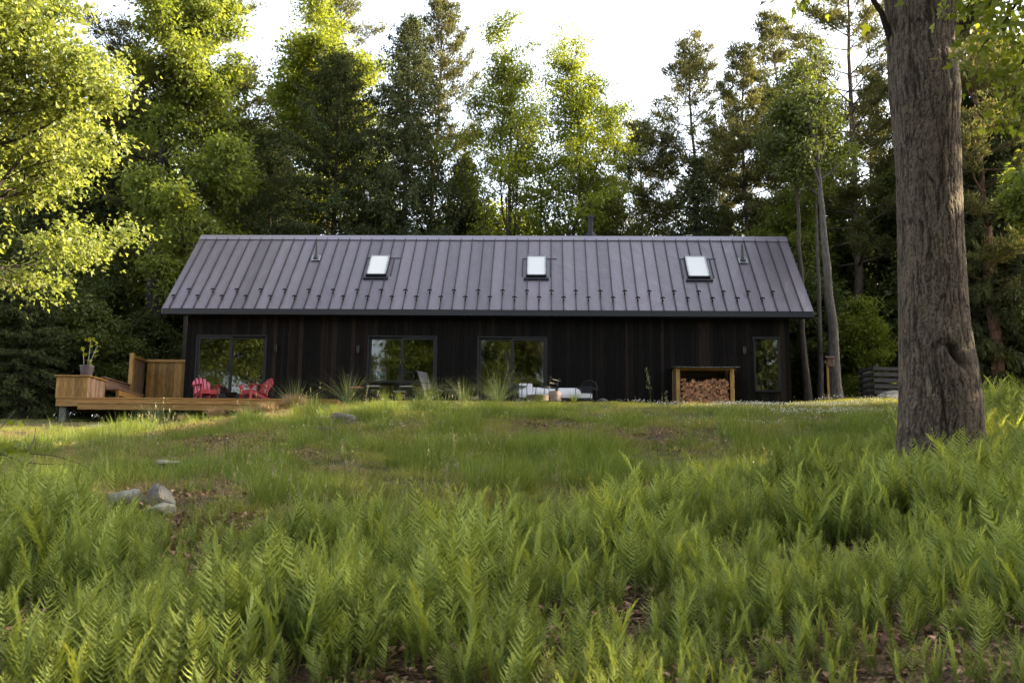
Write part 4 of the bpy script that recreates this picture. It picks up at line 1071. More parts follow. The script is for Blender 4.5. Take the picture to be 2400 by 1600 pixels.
def plant_tree(name, meshes, px_, Y, label, group=None, rz=0, sc=1.0, dz=0, cat='tree', xoff=0, zs=None):
    """stand a tree on the ground at depth Y where its foot shows at photo column px_"""
    d = AF + (px_-1200)/FPX*AR - (945-800)/FPX*AU; x = (CAM + d*((Y-CAM[1])/d[1]))[0]+xoff
    t = thing(name, label, cat, (x, Y, float(hgt(x, Y))+dz), rz, group); t.scale = (sc, sc, zs or sc)
    for n, me in zip(('trunk', 'crown'), meshes): link(n, me, t)
    return t

# trees the photo singles out, left to right
TR = {}
big = broadleaf
plant_tree('maple_tree', broadleaf(101, 11.0, 5.7, 3.6, 62000, .11, 'maple', shape=STAR, limbs=26, r0=.2, el=(-8, 35), clump=.46, prof=lambda t: 1.02-.62*t, flat=.5, skew=(-.2, .15)),
           -190, -12.5, 'big sunlit yellow green maple reaching in from the left edge of the photo', xoff=-.4)
plant_tree('pine_tree', pine(102, 27, 5.0, 9, 52000, r0=.42, bare=.35, bark=bark_mat('shaded_pine_bark', (.045, .036, .03), (.02, .016, .014))), 335, 8.5, 'tall white pine with thick dark trunk and long limbs, behind the left maple')  # bark colour darkened to carry the shade on this trunk
plant_tree('deciduous_tree', broadleaf(103, 21, 4.3, 4.5, 60000, .19, 'decid', limbs=26, r0=.19, el=(25, 60), clump=.5, prof=lambda t: 1-.45*abs(t-.5)), 432, 6.5, 'tall leafy tree with sunlit top right of the thick dark pine trunk')
plant_tree('deciduous_tree', broadleaf(104, 23, 5.8, 9, 64000, .19, 'lime', limbs=22, r0=.2, clump=.6), 705, 16, 'bright green broadleaf tree topping the dark hemlock, left of the drooping spruce')
plant_tree('pine_tree', pine(105, 26, 4.4, 12, 34000, r0=.25), 745, 22, 'far white pine rising above the bright green broadleaf left of the spruce')
plant_tree('hemlock_tree', spruce(106, 17.0, 4.6, 2.5, 66000, leafm='hemlock', hang=.35, ls=.19, pw=.55), 765, 10, 'broad dark hemlock behind the house, directly left of the drooping spruce')
plant_tree('hemlock_tree', spruce(116, 14.2, 4.0, 1.5, 52000, leafm='hemlock', hang=.35, ls=.19, pw=.5), 610, 12.5, 'dark round topped hemlock behind the left end of the roof')
plant_tree('spruce_tree', spruce(107, 18.3, 3.9, 1.5, 70000, hang=.95, ls=.21, pw=.62), 935, 9.5, 'tall dark drooping Norway spruce behind the first skylight')
plant_tree('spruce_tree', spruce(117, 12.5, 3.0, 2.0, 34000, hang=.95, ls=.22, pw=.8), 1085, 12.5, 'shorter drooping spruce low on the right side of the tall spruce')
plant_tree('pine_tree', pine(108, 21, 3.2, 10, 24000, r0=.2, up=.14), 1000, 13.5, 'pine whose upswept top shows just right of the tall spruce tip')
plant_tree('deciduous_tree', broadleaf(109, 17.6, 6.2, 4.2, 34000, .125, 'lime', limbs=13, r0=.2, el=(54, 72), clump=.40, prof=lambda t: 1.1-.6*t, trunk_top=.78), 1185, 9.5, 'airy yellow green tree with forked trunk behind the middle of the roof')
plant_tree('deciduous_tree', broadleaf(110, 17.0, 5.9, 4.2, 33000, .125, 'lime', limbs=12, r0=.18, el=(54, 72), clump=.40, prof=lambda t: 1.1-.6*t, trunk_top=.78, lean=(.4, 0)), 1318, 9.5, 'airy yellow green tree left of the chimney, second of the pair')
plant_tree('deciduous_tree', broadleaf(111, 11.5, 3.4, 2.0, 26000, .15, 'lime', limbs=16, r0=.12, clump=.42), 1400, 13, 'lower sunlit yellow green tree behind the chimney')
plant_tree('pine_tree', pine(112, 13.8, 4.4, 5, 32000, r0=.16, up=.1), 1500, 13, 'low spreading pine with gaps between the chimney tree and the tall pines')
plant_tree('pine_tree', pine(113, 18.8, 3.9, 6.0, 27000, r0=.19, up=.10), 1620, 13.5, 'slender pale pine, first of the row right of the open sky')
plant_tree('pine_tree', pine(114, 17.2, 3.6, 5.5, 28000, r0=.18, up=.05), 1755, 12, 'dark bushy topped pine above the third skylight')
plant_tree('spruce_tree', spruce(115, 11.5, 2.6, 2.0, 26000, hang=.8, ls=.2), 1645, 9.5, 'dark drooping spruce low between the slender pine and the bushy pine')
plant_tree('pine_tree', pine(118, 19.3, 3.0, 8.0, 22000, r0=.17, lean=(-.9, 0)), 1935, 12.5, 'leaning thin pine with sparse sunlit top left of the big trunk')
plant_tree('pine_tree', pine(119, 16.5, 2.7, 6.5, 18000, r0=.13, lean=(-.3, 0)), 1845, 15, 'thin sparse pine left of the leaning pine')
plant_tree('pine_tree', pine(120, 20.5, 4.2, 6.5, 40000, r0=.24, skew=(math.pi, .15)), 2022, 8.5, 'large layered pine directly left of the big foreground trunk')
plant_tree('deciduous_tree', broadleaf(121, 9.5, 3.0, 3.0, 24000, .15, 'decid', limbs=16, r0=.10, clump=.42), 1850, 9, 'low leafy green tree behind the right end of the roof')
plant_tree('deciduous_tree', broadleaf(122, 13.0, 2.2, 7.5, 4500, .14, 'dark', bark=M_bark_pale, limbs=14, r0=.24, wig=.05, clump=.42, lean=(-.35, 0)), 1962, 2.2, 'pale grey barked tree right of the house, birdhouse post at its foot')
plant_tree('deciduous_tree', broadleaf(123, 13.0, 1.9, 8.0, 9000, .15, 'decid', bark=M_bark_pale, limbs=12, r0=.12, clump=.42, wig=.04), 1925, 4.5, 'slim straight grey trunk between the house corner and the pale barked tree')
plant_tree('deciduous_tree', broadleaf(124, 13.0, 1.9, 8.0, 9000, .15, 'dark', limbs=12, r0=.16, clump=.42, wig=.05), 1895, 3.0, 'dark trunked tree nearest the right house corner')
plant_tree('spruce_tree', spruce(125, 13.8, 3.3, .8, 52000, hang=.7, ls=.2, pw=.7), 2300, 6, 'dark full spruce right of the big foreground trunk')
plant_tree('deciduous_tree', broadleaf(126, 18, 4.6, 6.0, 42000, .17, 'lime', limbs=20, r0=.2, clump=.5), 2345, 9, 'sunlit yellow green broadleaf above the spruce at the right edge')
plant_tree('pine_tree', pine(127, 16, 3.2, 4.2, 28000, r0=.26, bark=bark_mat('reddish_bark', (.20, .11, .075), (.09, .05, .035))), 2348, 5, 'reddish barked pine trunk beside the dark spruce at the right')

# the rest of the wood: copies of a few grown trees
fillers = [
 ('deciduous_tree', broadleaf(201, 15, 4.0, 3.0, 30000, .19, 'decid', limbs=18, r0=.17, clump=.55)),
 ('deciduous_tree', broadleaf(202, 10, 3.4, 1.0, 26000, .19, 'dark', limbs=18, r0=.11, clump=.5, el=(5, 40))),
 ('pine_tree', pine(203, 20, 3.2, 7, 22000, r0=.2, ls=.24)),
 ('hemlock_tree', spruce(204, 12, 3.2, .6, 36000, leafm='hemlock', hang=.35, ls=.22, pw=.6)),
 ('understory_tree', broadleaf(205, 5.0, 2.2, .4, 16000, .16, 'dark', limbs=14, r0=.05, clump=.45, el=(5, 45))),
 ('understory_tree', broadleaf(206, 6.0, 2.3, .6, 16000, .15, 'lime', limbs=14, r0=.05, clump=.42, el=(10, 50))),
]
first = {}
def fill(k, px_, Y, sc, label, group, rz=None, dz=0):
    nm, ms = fillers[k]; return plant_tree(nm, ms, px_, Y, label, group, rz=(px_*.37+Y) if rz is None else rz, sc=sc, dz=dz)
KIND = ['tall leafy tree', 'dark round crowned leafy tree', 'tall thin pine', 'dark hemlock', 'low dark bushy tree', 'small yellow green tree']
MARKS = [(-60, 'at the left frame edge'), (60, 'left of the planter box'), (135, 'above the left end of the planter box'), (200, 'above the potted plant'), (260, 'above the bench'), (320, 'behind the privacy screen post'), (390, 'behind the privacy screen'),
 (445, 'at the left house corner'), (500, 'behind the left roof end'), (580, 'above the two red chairs'), (690, 'left of the left vent pipe'), (745, 'behind the left vent pipe'), (815, 'left of the first skylight'), (880, 'behind the first skylight'), (1010, 'right of the tall spruce'),
 (1140, 'left of the middle skylight'), (1240, 'behind the middle skylight'), (1330, 'left of the chimney'), (1385, 'behind the chimney'), (1460, 'right of the chimney'), (1550, 'left of the third skylight'), (1630, 'behind the third skylight'), (1710, 'behind the right vent pipe'), (1790, 'behind the right roof end'),
 (1850, 'at the right house corner'), (1905, 'between house corner and birdhouse'), (1945, 'behind the birdhouse'), (2000, 'left of the timber crib'), (2060, 'behind the timber crib'), (2190, 'hidden by the big trunk'), (2240, 'just right of the big trunk'), (2300, 'behind the dark spruce'), (2390, 'at the right frame edge'), (2520, 'beyond the right frame edge')]
def fill(k, px_, Y, sc, group, side):
    nm, ms = fillers[k]; mk = min(MARKS, key=lambda m: abs(m[0]-px_))[1]; dp = 'front row' if Y < 10 else ('middle rows' if Y < 17 else 'back rows')
    return plant_tree(nm, ms, px_, Y, '%s, %s, %s' % (KIND[k], dp, mk), group, rz=(px_*.37+Y), sc=sc)
G1 = 'deep wood behind the left half of the house'; G2 = 'deep wood behind the right half of the house'; G3 = 'dark wood left of the house'; G4 = 'wood at the right edge'
for a in ((4, -30, 2, 1.1), (3, -5, 1.5, .45), (1, 105, 3.5, .5), (4, 220, 5, .9), (3, 30, 10.5, 1.0), (3, 55, 1.0, .55), (1, 110, 12, 1.0), (3, 205, 14, 1.05), (1, 250, 9, .8), (0, 150, 20, 1.15), (0, 20, 18, 1.1), (3, 395, 17, 1.0), (1, 480, 14, 1.0), (4, 380, 8, .9), (4, 60, 5, 1.0), (4, 160, 8, 1.1), (4, 285, 10, 1.0), (1, -60, 4, 1.1), (3, -40, 14, 1.3), (0, 320, 26, 1.25), (2, 90, 24, 1.0), (1, -150, 12, 1.2), (5, 230, 22, 1.2), (4, 430, 12, 1.1), (0, 520, 17, 1.25), (0, 265, 15, 1.25)):
    fill(*a, G3, 0)
for a in ((1, 560, 20, 1.1), (3, 690, 20, 1.0), (1, 820, 18, 1.1), (0, 545, 24, 1.1), (3, 860, 15, .95), (4, 560, 9.5, 1.0), (4, 700, 9.0, 1.0), (5, 800, 14, 1.0), (0, 880, 24, 1.0), (3, 1010, 18, .9)):
    fill(*a, G1, 0)
for a in ((5, 1140, 14, 1.6), (5, 1235, 15, 1.75), (5, 1330, 13, 1.5), (5, 1100, 17, 1.8), (1, 1300, 18, .95), (1, 1130, 20, 1.0), (0, 1380, 24, .72), (5, 1450, 16, 1.6), (4, 1540, 10, 1.2), (5, 1560, 15, 1.1), (4, 1700, 11, 1.2), (5, 1790, 10, 1.1), (2, 1700, 22, .85), (5, 1720, 18, 1.2), (4, 1880, 12, 1.2), (5, 1900, 16, 1.2), (5, 1990, 14, 1.3), (4, 2050, 10, 1.2), (2, 2080, 18, .9), (5, 1845, 20, 1.4), (4, 1990, 20, 1.6), (5, 1915, 8, .8), (5, 2030, 5.5, .7), (4, 1500, 20, 1.5), (3, 1925, 9, .6), (4, 1960, 7, 1.1), (1, 1880, 14, 1.0), (1, 1975, 11, 1.0), (4, 1905, 6.5, .9), (3, 1950, 18, 1.1), (1, 1800, 15, 1.0), (1, 1580, 18, .9), (1, 1230, 21, .95), (3, 1440, 20, .8), (1, 2085, 13, 1.15), (3, 2110, 20, 1.2)):
    fill(*a, G2, 1)
for a in ((3, 2230, 10, 1.0), (1, 2270, 8, 1.0), (3, 2400, 7, 1.2), (0, 2260, 13, 1.1), (4, 2210, 7, 1.0), (4, 2385, 6.5, 1.0), (1, 2440, 8, 1.2), (3, 2480, 10, 1.4), (2, 2180, 16, 1.0), (5, 2290, 12, 1.3), (1, 2560, 12, 1.3), (5, 2180, 9, 1.1), (4, 2260, 9, 1.3), (4, 2330, 10, 1.3)):
    fill(*a, G4, 1)
# unseen trees added right to shade the slope; wood behind stands mirrored in windows
def fill_xy(k, x, y, sc, label, group):
    nm, ms = fillers[k]; t = thing(nm, label, 'tree', (x, y, float(hgt(x, y))-.1), x*.9+y, group); t.scale = (sc,)*3
    for n, me in zip(('trunk', 'crown'), ms): link(n, me, t)
for a in ((1, 27.5, -13, 1.15), (0, 31, -19, .85), (1, 31, -8.5, 1.2), (0, 36, -12, .95), (0, 35.5, -5.5, .8), (1, 29.5, -4.6, .8), (0, 42, -8, 1.0), (0, 44, -17, 1.1), (3, 38, -24, 1.1), (0, 38, 12, 1.25), (0, 46, 14, 1.3), (0, 34, 13, 1.2), (0, 42, 8.5, 1.2), (3, 26.5, -19, .8), (0, 22, -32, .9), (1, 32, -33, 1.1), (1, 29.5, -25.5, .95)):
    fill_xy(*a, 'unseen tree added beyond the right edge to shade the slope', 'wood beyond the right edge')
t = thing('deciduous_tree', 'unseen high crowned tree added beyond the right edge to split the sunlight', 'tree', (29.8, -.4, float(hgt(29.8, -.4))-.1), 1.0)  # added out of view, crown shaped to break the low sun into streaks
for n_, me_ in zip(('trunk', 'crown'), broadleaf(207, 9.4, 3.1, 4.4, 26000, .17, 'decid', limbs=14, r0=.12, clump=.5, el=(0, 35))): link(n_, me_, t)
for a in ((0, -8, -46, 1.3), (3, -2, -42, 1.4), (0, 4, -45, 1.35), (1, 8.5, -41, 1.5), (2, 12.5, -44, 1.2), (0, 16.5, -43, 1.25), (3, 21, -41, 1.4), (0, 26, -44, 1.3), (1, 32, -41, 1.6), (0, -15, -41, 1.3), (0, 1, -53, 1.5), (0, 10, -54, 1.5), (2, -22, -36, 1.2), (0, 19, -54, 1.5), (0, 28, -52, 1.5), (3, 28.5, -38, 1.4), (3, 25, -37, 1.2), (1, 36, -40, 1.5)):
    fill_xy(*a, 'tree of the wood behind the photographer, mirrored in the windows', 'wood behind the photographer')

# ---------------------------------------------------------------- big foreground trunk
def big_trunk():
    Y0 = -20.3
    rows = [(-60, 2066, 2226), (0, 2078, 2240), (120, 2084, 2238), (220, 2088, 2252), (300, 2096, 2248), (450, 2102, 2252), (600, 2106, 2260), (760, 2107, 2270), (860, 2106, 2288), (940, 2105, 2298), (1000, 2102, 2300), (1040, 2098, 2306), (1080, 2090, 2318), (1130, 2076, 2340)]
    ctr = []; rad = []
    for (py_, a, b) in rows:
        L = CAM + (AF+(a-1200)/FPX*AR-(py_-800)/FPX*AU)*1.0; 
        pa = ray(a, py_, Y0); pb = ray(b, py_, Y0); ctr.append((pa+pb)/2); rad.append(np.linalg.norm(pb-pa)/2*.985)
    ctr = np.array(ctr)[::-1]; rad = np.array(rad)[::-1]      # bottom up
    zt = ctr[-1, 2]
    # continue upward out of the frame
    ext = [(.0, .5, .97), (-.05, 1.5, .93), (-.15, 3, .85), (-.2, 5, .72), (-.1, 8, .55), (.1, 11, .33), (.1, 13.5, .12)]
    top = ctr[-1].copy()
    for (dx, dz, k) in ext: ctr = np.vstack([ctr, top+np.array([dx, dx*.3, dz])]); rad = np.append(rad, rad[13]*k if len(rad) > 13 else rad[-1]*k)
    base = ctr[0].copy(); bx, by = base[0], base[1]; bz = float(hgt(bx, by))
    s = np.concatenate([[0], np.cumsum(np.linalg.norm(np.diff(ctr, axis=0), axis=1))])
    NR, NA = 620, 220
    # dense rings where the picture sees them
    send = s[13]+.6; ss = np.concatenate([np.linspace(0, send, 560), np.linspace(send, s[-1], 61)[1:]])
    P = np.stack([np.interp(ss, s, ctr[:, i]) for i in range(3)], 1); R = np.interp(ss, s, rad)
    for _ in range(6):
        P[1:-1] = (P[:-2]+P[1:-1]*2+P[2:])/4; R[1:-1] = (R[:-2]+R[1:-1]*2+R[2:])/4
    a = np.linspace(0, 2*math.pi, NA, endpoint=False)
    A, S = np.meshgrid(a, ss)
    def wrapn(fa, fs, off, o=3):      # noise periodic in angle
        x = np.cos(A)*fa; y = np.sin(A)*fa
        return fbm(x+off+S*fs*.31, y-off+S*fs, o)
    big_ = .035*wrapn(.9, .35, 3.0, 2) + .03*wrapn(2.2, .8, 9.0, 2)
    # bark plates: elongated cells built from ridged noise in warped (angle, height) space
    u = A/(2*math.pi)*84; wv = S*13
    u2 = u+1.1*fbm(u*.4+3, wv*.6+1, 2); 
    def per(fu, fv, off):
        # ridged noise, angle made periodic by blending
        n1 = vnoise(u2*fu+off, wv*fv+off); n2 = vnoise((u2-84)*fu+off+31, wv*fv+off+3)
        w = smooth(.93, 1.0, A/(2*math.pi)); n = n1*(1-w)+vnoise((u2-84)*fu+off, wv*fv+off)*w
        return 1-np.abs(n*2-1)
    r1 = per(1.0, .15, 2.3); r2 = per(1.7, .30, 17.1); r3 = per(2.9, 1.1, 5.5)
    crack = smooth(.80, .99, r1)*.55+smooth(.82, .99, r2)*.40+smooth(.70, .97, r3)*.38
    plate = fbm(u*1.1, wv*.6, 3)*.5+r3*.25
    disp = big_ - .016*np.clip(crack, 0, 1.2) + .008*plate
    # scar and buttress
    low = smooth(1.6, 0, S)
    fl = 1+.045*low*np.cos(A*3+.8)+.03*low*np.cos(A*5)
    az_s = math.radians(-82); hs = float(np.interp(0, [0, 1], [0, 0]))
    sc_c = ray(2238, 845, Y0); ssc = ss[np.argmin(abs(P[:, 2]-sc_c[2]))]
    da = (A-(2*math.pi+az_s)+math.pi) % (2*math.pi)-math.pi
    sl = da*.42+(S-ssc)*.55
    scar = np.exp(-((sl)/.055)**2-((S-ssc-.0)/.13)**2); disp -= .12*scar
    groove = np.exp(-((da+.55+.25*(S-ssc))/.035)**2)*smooth(1.9, 1.3, S); disp -= .02*groove
    RR = R[:, None]*fl+disp
    X = P[:, 0:1]+RR*np.cos(A); Yv = P[:, 1:2]+RR*np.sin(A); Z = P[:, 2:3]+0*A
    V = np.stack([X-bx, Yv-by, Z-bz], -1).reshape(-1, 3)
    n = len(ss); i = np.arange(n-1)[:, None]; j = np.arange(NA)[None, :]; j2 = (j+1) % NA
    F = np.stack([i*NA+j, i*NA+j2, (i+1)*NA+j2, (i+1)*NA+j], -1).reshape(-1, 4)
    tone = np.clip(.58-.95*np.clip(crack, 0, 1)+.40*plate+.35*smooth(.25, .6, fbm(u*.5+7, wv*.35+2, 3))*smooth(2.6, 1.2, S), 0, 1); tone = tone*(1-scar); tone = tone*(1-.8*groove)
    m = bpy.data.materials.new('furrowed_bark'); m.use_nodes = True; nt = m.node_tree; b = nt.nodes['Principled BSDF']; b.inputs['Roughness'].default_value = .9; b.inputs['Specular IOR Level'].default_value = .2
    at = nt.nodes.new('ShaderNodeAttribute'); at.attribute_name = 'tone'
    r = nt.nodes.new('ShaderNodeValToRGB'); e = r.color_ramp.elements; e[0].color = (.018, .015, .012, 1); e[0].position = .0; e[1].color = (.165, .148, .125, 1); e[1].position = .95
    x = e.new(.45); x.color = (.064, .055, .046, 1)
    tc = nt.nodes.new('ShaderNodeTexCoord'); nz = nt.nodes.new('ShaderNodeTexNoise'); nz.inputs['Scale'].default_value = 2.5; nz.inputs['Detail'].default_value = 6; nt.links.new(tc.outputs['Object'], nz.inputs['Vector'])
    nz2 = nt.nodes.new('ShaderNodeTexNoise'); nz2.inputs['Scale'].default_value = 70; nz2.inputs['Detail'].default_value = 4; nt.links.new(tc.outputs['Object'], nz2.inputs['Vector'])
    ad = nt.nodes.new('ShaderNodeMath'); ad.operation = 'MULTIPLY_ADD'; ad.inputs[1].default_value = .5; nt.links.new(nz2.outputs[0], ad.inputs[0])
    sb = nt.nodes.new('ShaderNodeMath'); sb.operation = 'SUBTRACT'; sb.inputs[1].default_value = .25; nt.links.new(at.outputs['Fac'], sb.inputs[0]); nt.links.new(sb.outputs[0], ad.inputs[2])
    nt.links.new(ad.outputs[0], r.inputs[0])
    mx = nt.nodes.new('ShaderNodeMix'); mx.data_type = 'RGBA'; mx.blend_type = 'MULTIPLY'; mx.inputs['Factor'].default_value = .8
    r2_ = nt.nodes.new('ShaderNodeValToRGB'); r2_.color_ramp.elements[0].color = (1.0, .88, .72, 1); r2_.color_ramp.elements[1].color = (1.16, .98, .80, 1); r2_.color_ramp.elements[0].position = .4; r2_.color_ramp.elements[1].position = .6
    nt.links.new(nz.outputs[0], r2_.inputs[0]); nt.links.new(r.outputs[0], mx.inputs['A']); nt.links.new(r2_.outputs[0], mx.inputs['B']); nt.links.new(mx.outputs['Result'], b.inputs['Base Color'])
    bp = nt.nodes.new('ShaderNodeBump'); bp.inputs['Strength'].default_value = .7; bp.inputs['Distance'].default_value = .012; nt.links.new(nz2.outputs[0], bp.inputs['Height']); nt.links.new(bp.outputs[0], b.inputs['Normal'])
    t = thing('oak_tree', 'massive furrowed grey brown tree trunk standing in the ferns at the right foreground', 'tree', (bx, by, bz))
    link('trunk', new_mesh('trunk', V, 4, F, m, tone=tone.ravel(), smooth_sh=True), t)
    # limbs: the stub crossing the frame top, hanging boughs on the right, and the crown overhead
    rg = np.random.default_rng(77); sk = Skel(); o3 = np.array([bx, by, bz]); tips = []
    p0 = ray(2086, 90, Y0)-o3; p1 = ray(2066, 30, Y0-.1)-o3; p2 = ray(2030, -25, Y0-.2)-o3; p3 = ray(1960, -130, Y0-.3)-o3
    sk.tube([p0+np.array([.08, 0, -.12]), p0, p1, p2, p3], [.06, .042, .036, .032, .02], 8)
    for k in range(14):
        h = 5.5+k*.75; az = k*2.4; b0 = np.array([np.interp(h, P[:, 2]-bz, P[:, 0]-bx), np.interp(h, P[:, 2]-bz, P[:, 1]-by), h]); e = .35+.05*k
        L = 4.6-.16*k; Q = curve(b0, [math.cos(az)*math.cos(e), math.sin(az)*math.cos(e), math.sin(e)], L, 7, rg, up=.05, wob=.1); sk.tube(Q, np.linspace(.13-.006*k, .02, 8), 7)
        for u in range(2, 8):
            for w in range(2):
                d = rg.normal(size=3); d[2] *= .4; d = unit(d+unit(Q[min(u, 7)]-Q[u-1])*.6); q2 = curve(Q[u], d, rg.uniform(.7, 1.5), 3, rg); sk.tube(q2, [.02, .014, .01, .006], 4); tips += [q2[2], q2[3]]
    ntop = len(tips)
    # low boughs hanging into the top right corner
    for (pts, Yb) in (([(2470, -160), (2400, -20), (2350, 60), (2300, 110)], -22.3), ([(2520, -60), (2440, 60), (2395, 150), (2345, 185)], -21.9), ([(2480, -220), (2360, -120), (2300, -40), (2265, 20)], -22.0), ([(2560, 60), (2480, 150), (2430, 230), (2395, 265)], -21.4)):
        Q = np.array([ray(a, b, Yb)-o3 for a, b in pts]); Q = np.vstack([Q[0]+np.array([.9, .4, 1.6]), Q]); sk.tube(Q, [.05, .03, .02, .012, .006], 6)
        for u in np.linspace(.8, 4, 15): i0 = int(min(u, 3)); tips.append(Q[i0]*(1-(u-i0))+Q[i0+1]*(u-i0)+rg.normal(size=3)*np.array([.1, .12, .06]))
    link('limb', sk.mesh('limb', m), t)
    tips = np.array(tips); n1, n2 = 22000, 1500
    ci = np.concatenate([rg.integers(0, ntop, n1), rg.integers(ntop, len(tips), n2)]); nl = n1+n2
    off = rg.normal(size=(nl, 3))*np.array([.3, .3, .16]); off[n1:] *= .5
    C = tips[ci]+off; Aq = unit(off)*.5+rg.normal(size=(nl, 3))*.5; Aq[:, 2] -= .5
    Vv, Ff, Tt = leaves(C, Aq, rg.normal(size=(nl, 3))*.6+np.array([0, 0, 1.]), np.concatenate([rg.uniform(.1, .17, n1), rg.uniform(.06, .12, n2)]), STAR, rg.uniform(.1, .9, nl), rg)
    link('crown', new_mesh('crown', Vv, len(STAR), Ff, M_lf['lime'], tone=Tt), t)
    return (bx, by, bz)
OAK = big_trunk()

# low twig reaching in at the left edge
def edge_twig():
    rg = np.random.default_rng(5); o3 = ray(-60, 1060, -24.6)
    t = thing('low_branch', 'thin bare low branch with few green leaves reaching in at the left edge', 'branch', tuple(o3)); sk = Skel(); C = []
    for pts in ([(-60, 1050), (20, 1046), (70, 1062), (130, 1068), (185, 1085), (200, 1095)], [(-60, 1060), (10, 1065), (50, 1082), (100, 1087), (170, 1088)], [(60, 1060), (80, 1030), (84, 1000)], [(-40, 1040), (5, 1000), (35, 960)]):
        Q = np.array([ray(a, b, -24.6+.1*k)-o3 for k, (a, b) in enumerate(pts)]); sk.tube(Q, np.linspace(.007, .002, len(Q)), 5)
    for (a, b) in ((8, 1040), (30, 1045), (48, 1052), (20, 1055), (-5, 1048), (0, 1062), (40, 1040), (55, 1088), (60, 1095), (-2, 1098), (46, 988), (-15, 1042)): C.append(ray(a, b, -24.6)-o3)
    C = np.repeat(np.array(C), 3, 0)+rg.normal(size=(36, 3))*.02; n = len(C)
    V, F, T = leaves(C, rg.normal(size=(n, 3))+np.array([0, 0, -.4]), rg.normal(size=(n, 3))+np.array([0, -.5, .5]), rg.uniform(.05, .085, n), STAR, rg.random(n), rg)
    link('twig', sk.mesh('twig', M_bark_d), t); link('leaves', new_mesh('leaves', V, len(STAR), F, M_lf['lime'], tone=T), t)
edge_twig()
# ---------------------------------------------------------------- grass, flowers, ferns
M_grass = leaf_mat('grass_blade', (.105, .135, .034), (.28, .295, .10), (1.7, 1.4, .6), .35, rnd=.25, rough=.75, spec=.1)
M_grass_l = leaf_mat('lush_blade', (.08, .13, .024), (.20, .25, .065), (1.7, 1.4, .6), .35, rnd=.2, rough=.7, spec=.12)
M_dry = leaf_mat('dry_blade', (.20, .15, .07), (.34, .27, .14), (1.2, 1.1, .8), .3, rnd=.2, rough=.7)
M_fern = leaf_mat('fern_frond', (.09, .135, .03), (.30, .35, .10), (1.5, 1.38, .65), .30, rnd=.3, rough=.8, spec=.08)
M_fern_y = leaf_mat('fern_frond_yellow', (.14, .2, .03), (.36, .40, .09), (1.5, 1.3, .6), .4, rnd=.15, rough=.8, spec=.08)
M_tan = leaf_mat('seed_head', (.13, .13, .06), (.24, .23, .12), (1.2, 1.1, .8), .3, rnd=.2)
M_flw = mat('white_petal', (.5, .5, .46), .7); M_flw_y = mat('yellow_petal', (.75, .45, .01), .6)

def blades(rg, n, h, spread, w, lean=.5, seg=4, hv=.4, curl=.5):
    V = []; F = []; T = []
    for i in range(n):
        a = rg.uniform(0, 6.28); r = spread*math.sqrt(rg.random()); b = np.array([r*math.cos(a), r*math.sin(a), -.02]); H = h*rg.uniform(1-hv, 1+hv*.6)
        da = a+rg.normal()*.8; out = np.array([math.cos(da), math.sin(da), 0]); tilt = rg.random()*lean; s = np.array([-out[1], out[0], 0]); sa = rg.uniform(0, 3.14); s = s*math.cos(sa*.5)+out*math.sin(sa*.5)*.6
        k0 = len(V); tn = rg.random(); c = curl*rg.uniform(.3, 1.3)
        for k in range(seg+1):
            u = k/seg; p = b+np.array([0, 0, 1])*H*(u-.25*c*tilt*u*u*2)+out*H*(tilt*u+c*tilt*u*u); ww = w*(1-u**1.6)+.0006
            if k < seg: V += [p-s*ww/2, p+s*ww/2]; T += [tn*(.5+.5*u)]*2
            else: V.append(p); T.append(tn)
        for k in range(seg-1): F.append([k0+2*k, k0+2*k+1, k0+2*k+3, k0+2*k+2])
        F.append([k0+2*seg-2, k0+2*seg-1, k0+2*seg])
    return V, F, T
def seedy(rg):
    V, F, T = blades(rg, 7, .40, .10, .004, .5, hv=.35)
    n0 = len(V)
    for i in range(4, n0, 9):
        pass
    tips = [V[i] for i in range(8, n0, 9)]
    for p in tips:
        for k in range(9):
            c = np.array(p)+rg.normal(size=3)*np.array([.006, .006, .022])-np.array([0, 0, .02]); b = len(V); s = rg.normal(size=3)*.004
            V += [c-s, c+np.array([0, 0, .012])+s*.3, c+s, c-np.array([0, 0, .010])]; F.append([b, b+1, b+2, b+3]); T += [.6+.4*rg.random()]*4
    return V, F, T
def weed(rg):
    V = []; F = []; T = []
    for i in range(22):
        a = rg.uniform(0, 6.28); e = rg.uniform(.1, 1.1); L = rg.uniform(.03, .065); d = np.array([math.cos(a)*math.cos(e), math.sin(a)*math.cos(e), math.sin(e)]); s = np.array([-math.sin(a), math.cos(a), 0])
        o = np.array([rg.normal()*.05, rg.normal()*.05, rg.uniform(0, .10)]); b = len(V); tn = rg.random()
        V += [o, o+d*L*.4+s*L*.2, o+d*L*.8+s*L*.13, o+d*L, o+d*L*.8-s*L*.13, o+d*L*.4-s*L*.2]; F.append([b, b+1, b+2, b+3, b+4, b+5]); T += [tn]*6
    return V, F, T
def proto(name, V, F, T, m):
    me = bpy.data.meshes.new(name); me.from_pydata([tuple(map(float, v)) for v in V], [], F); me.materials.append(m)
    a = me.attributes.new('tone', 'FLOAT', 'POINT'); a.data.foreach_set('value', np.asarray(T, np.float32)); me.update()
    return bpy.data.objects.new(name, me)

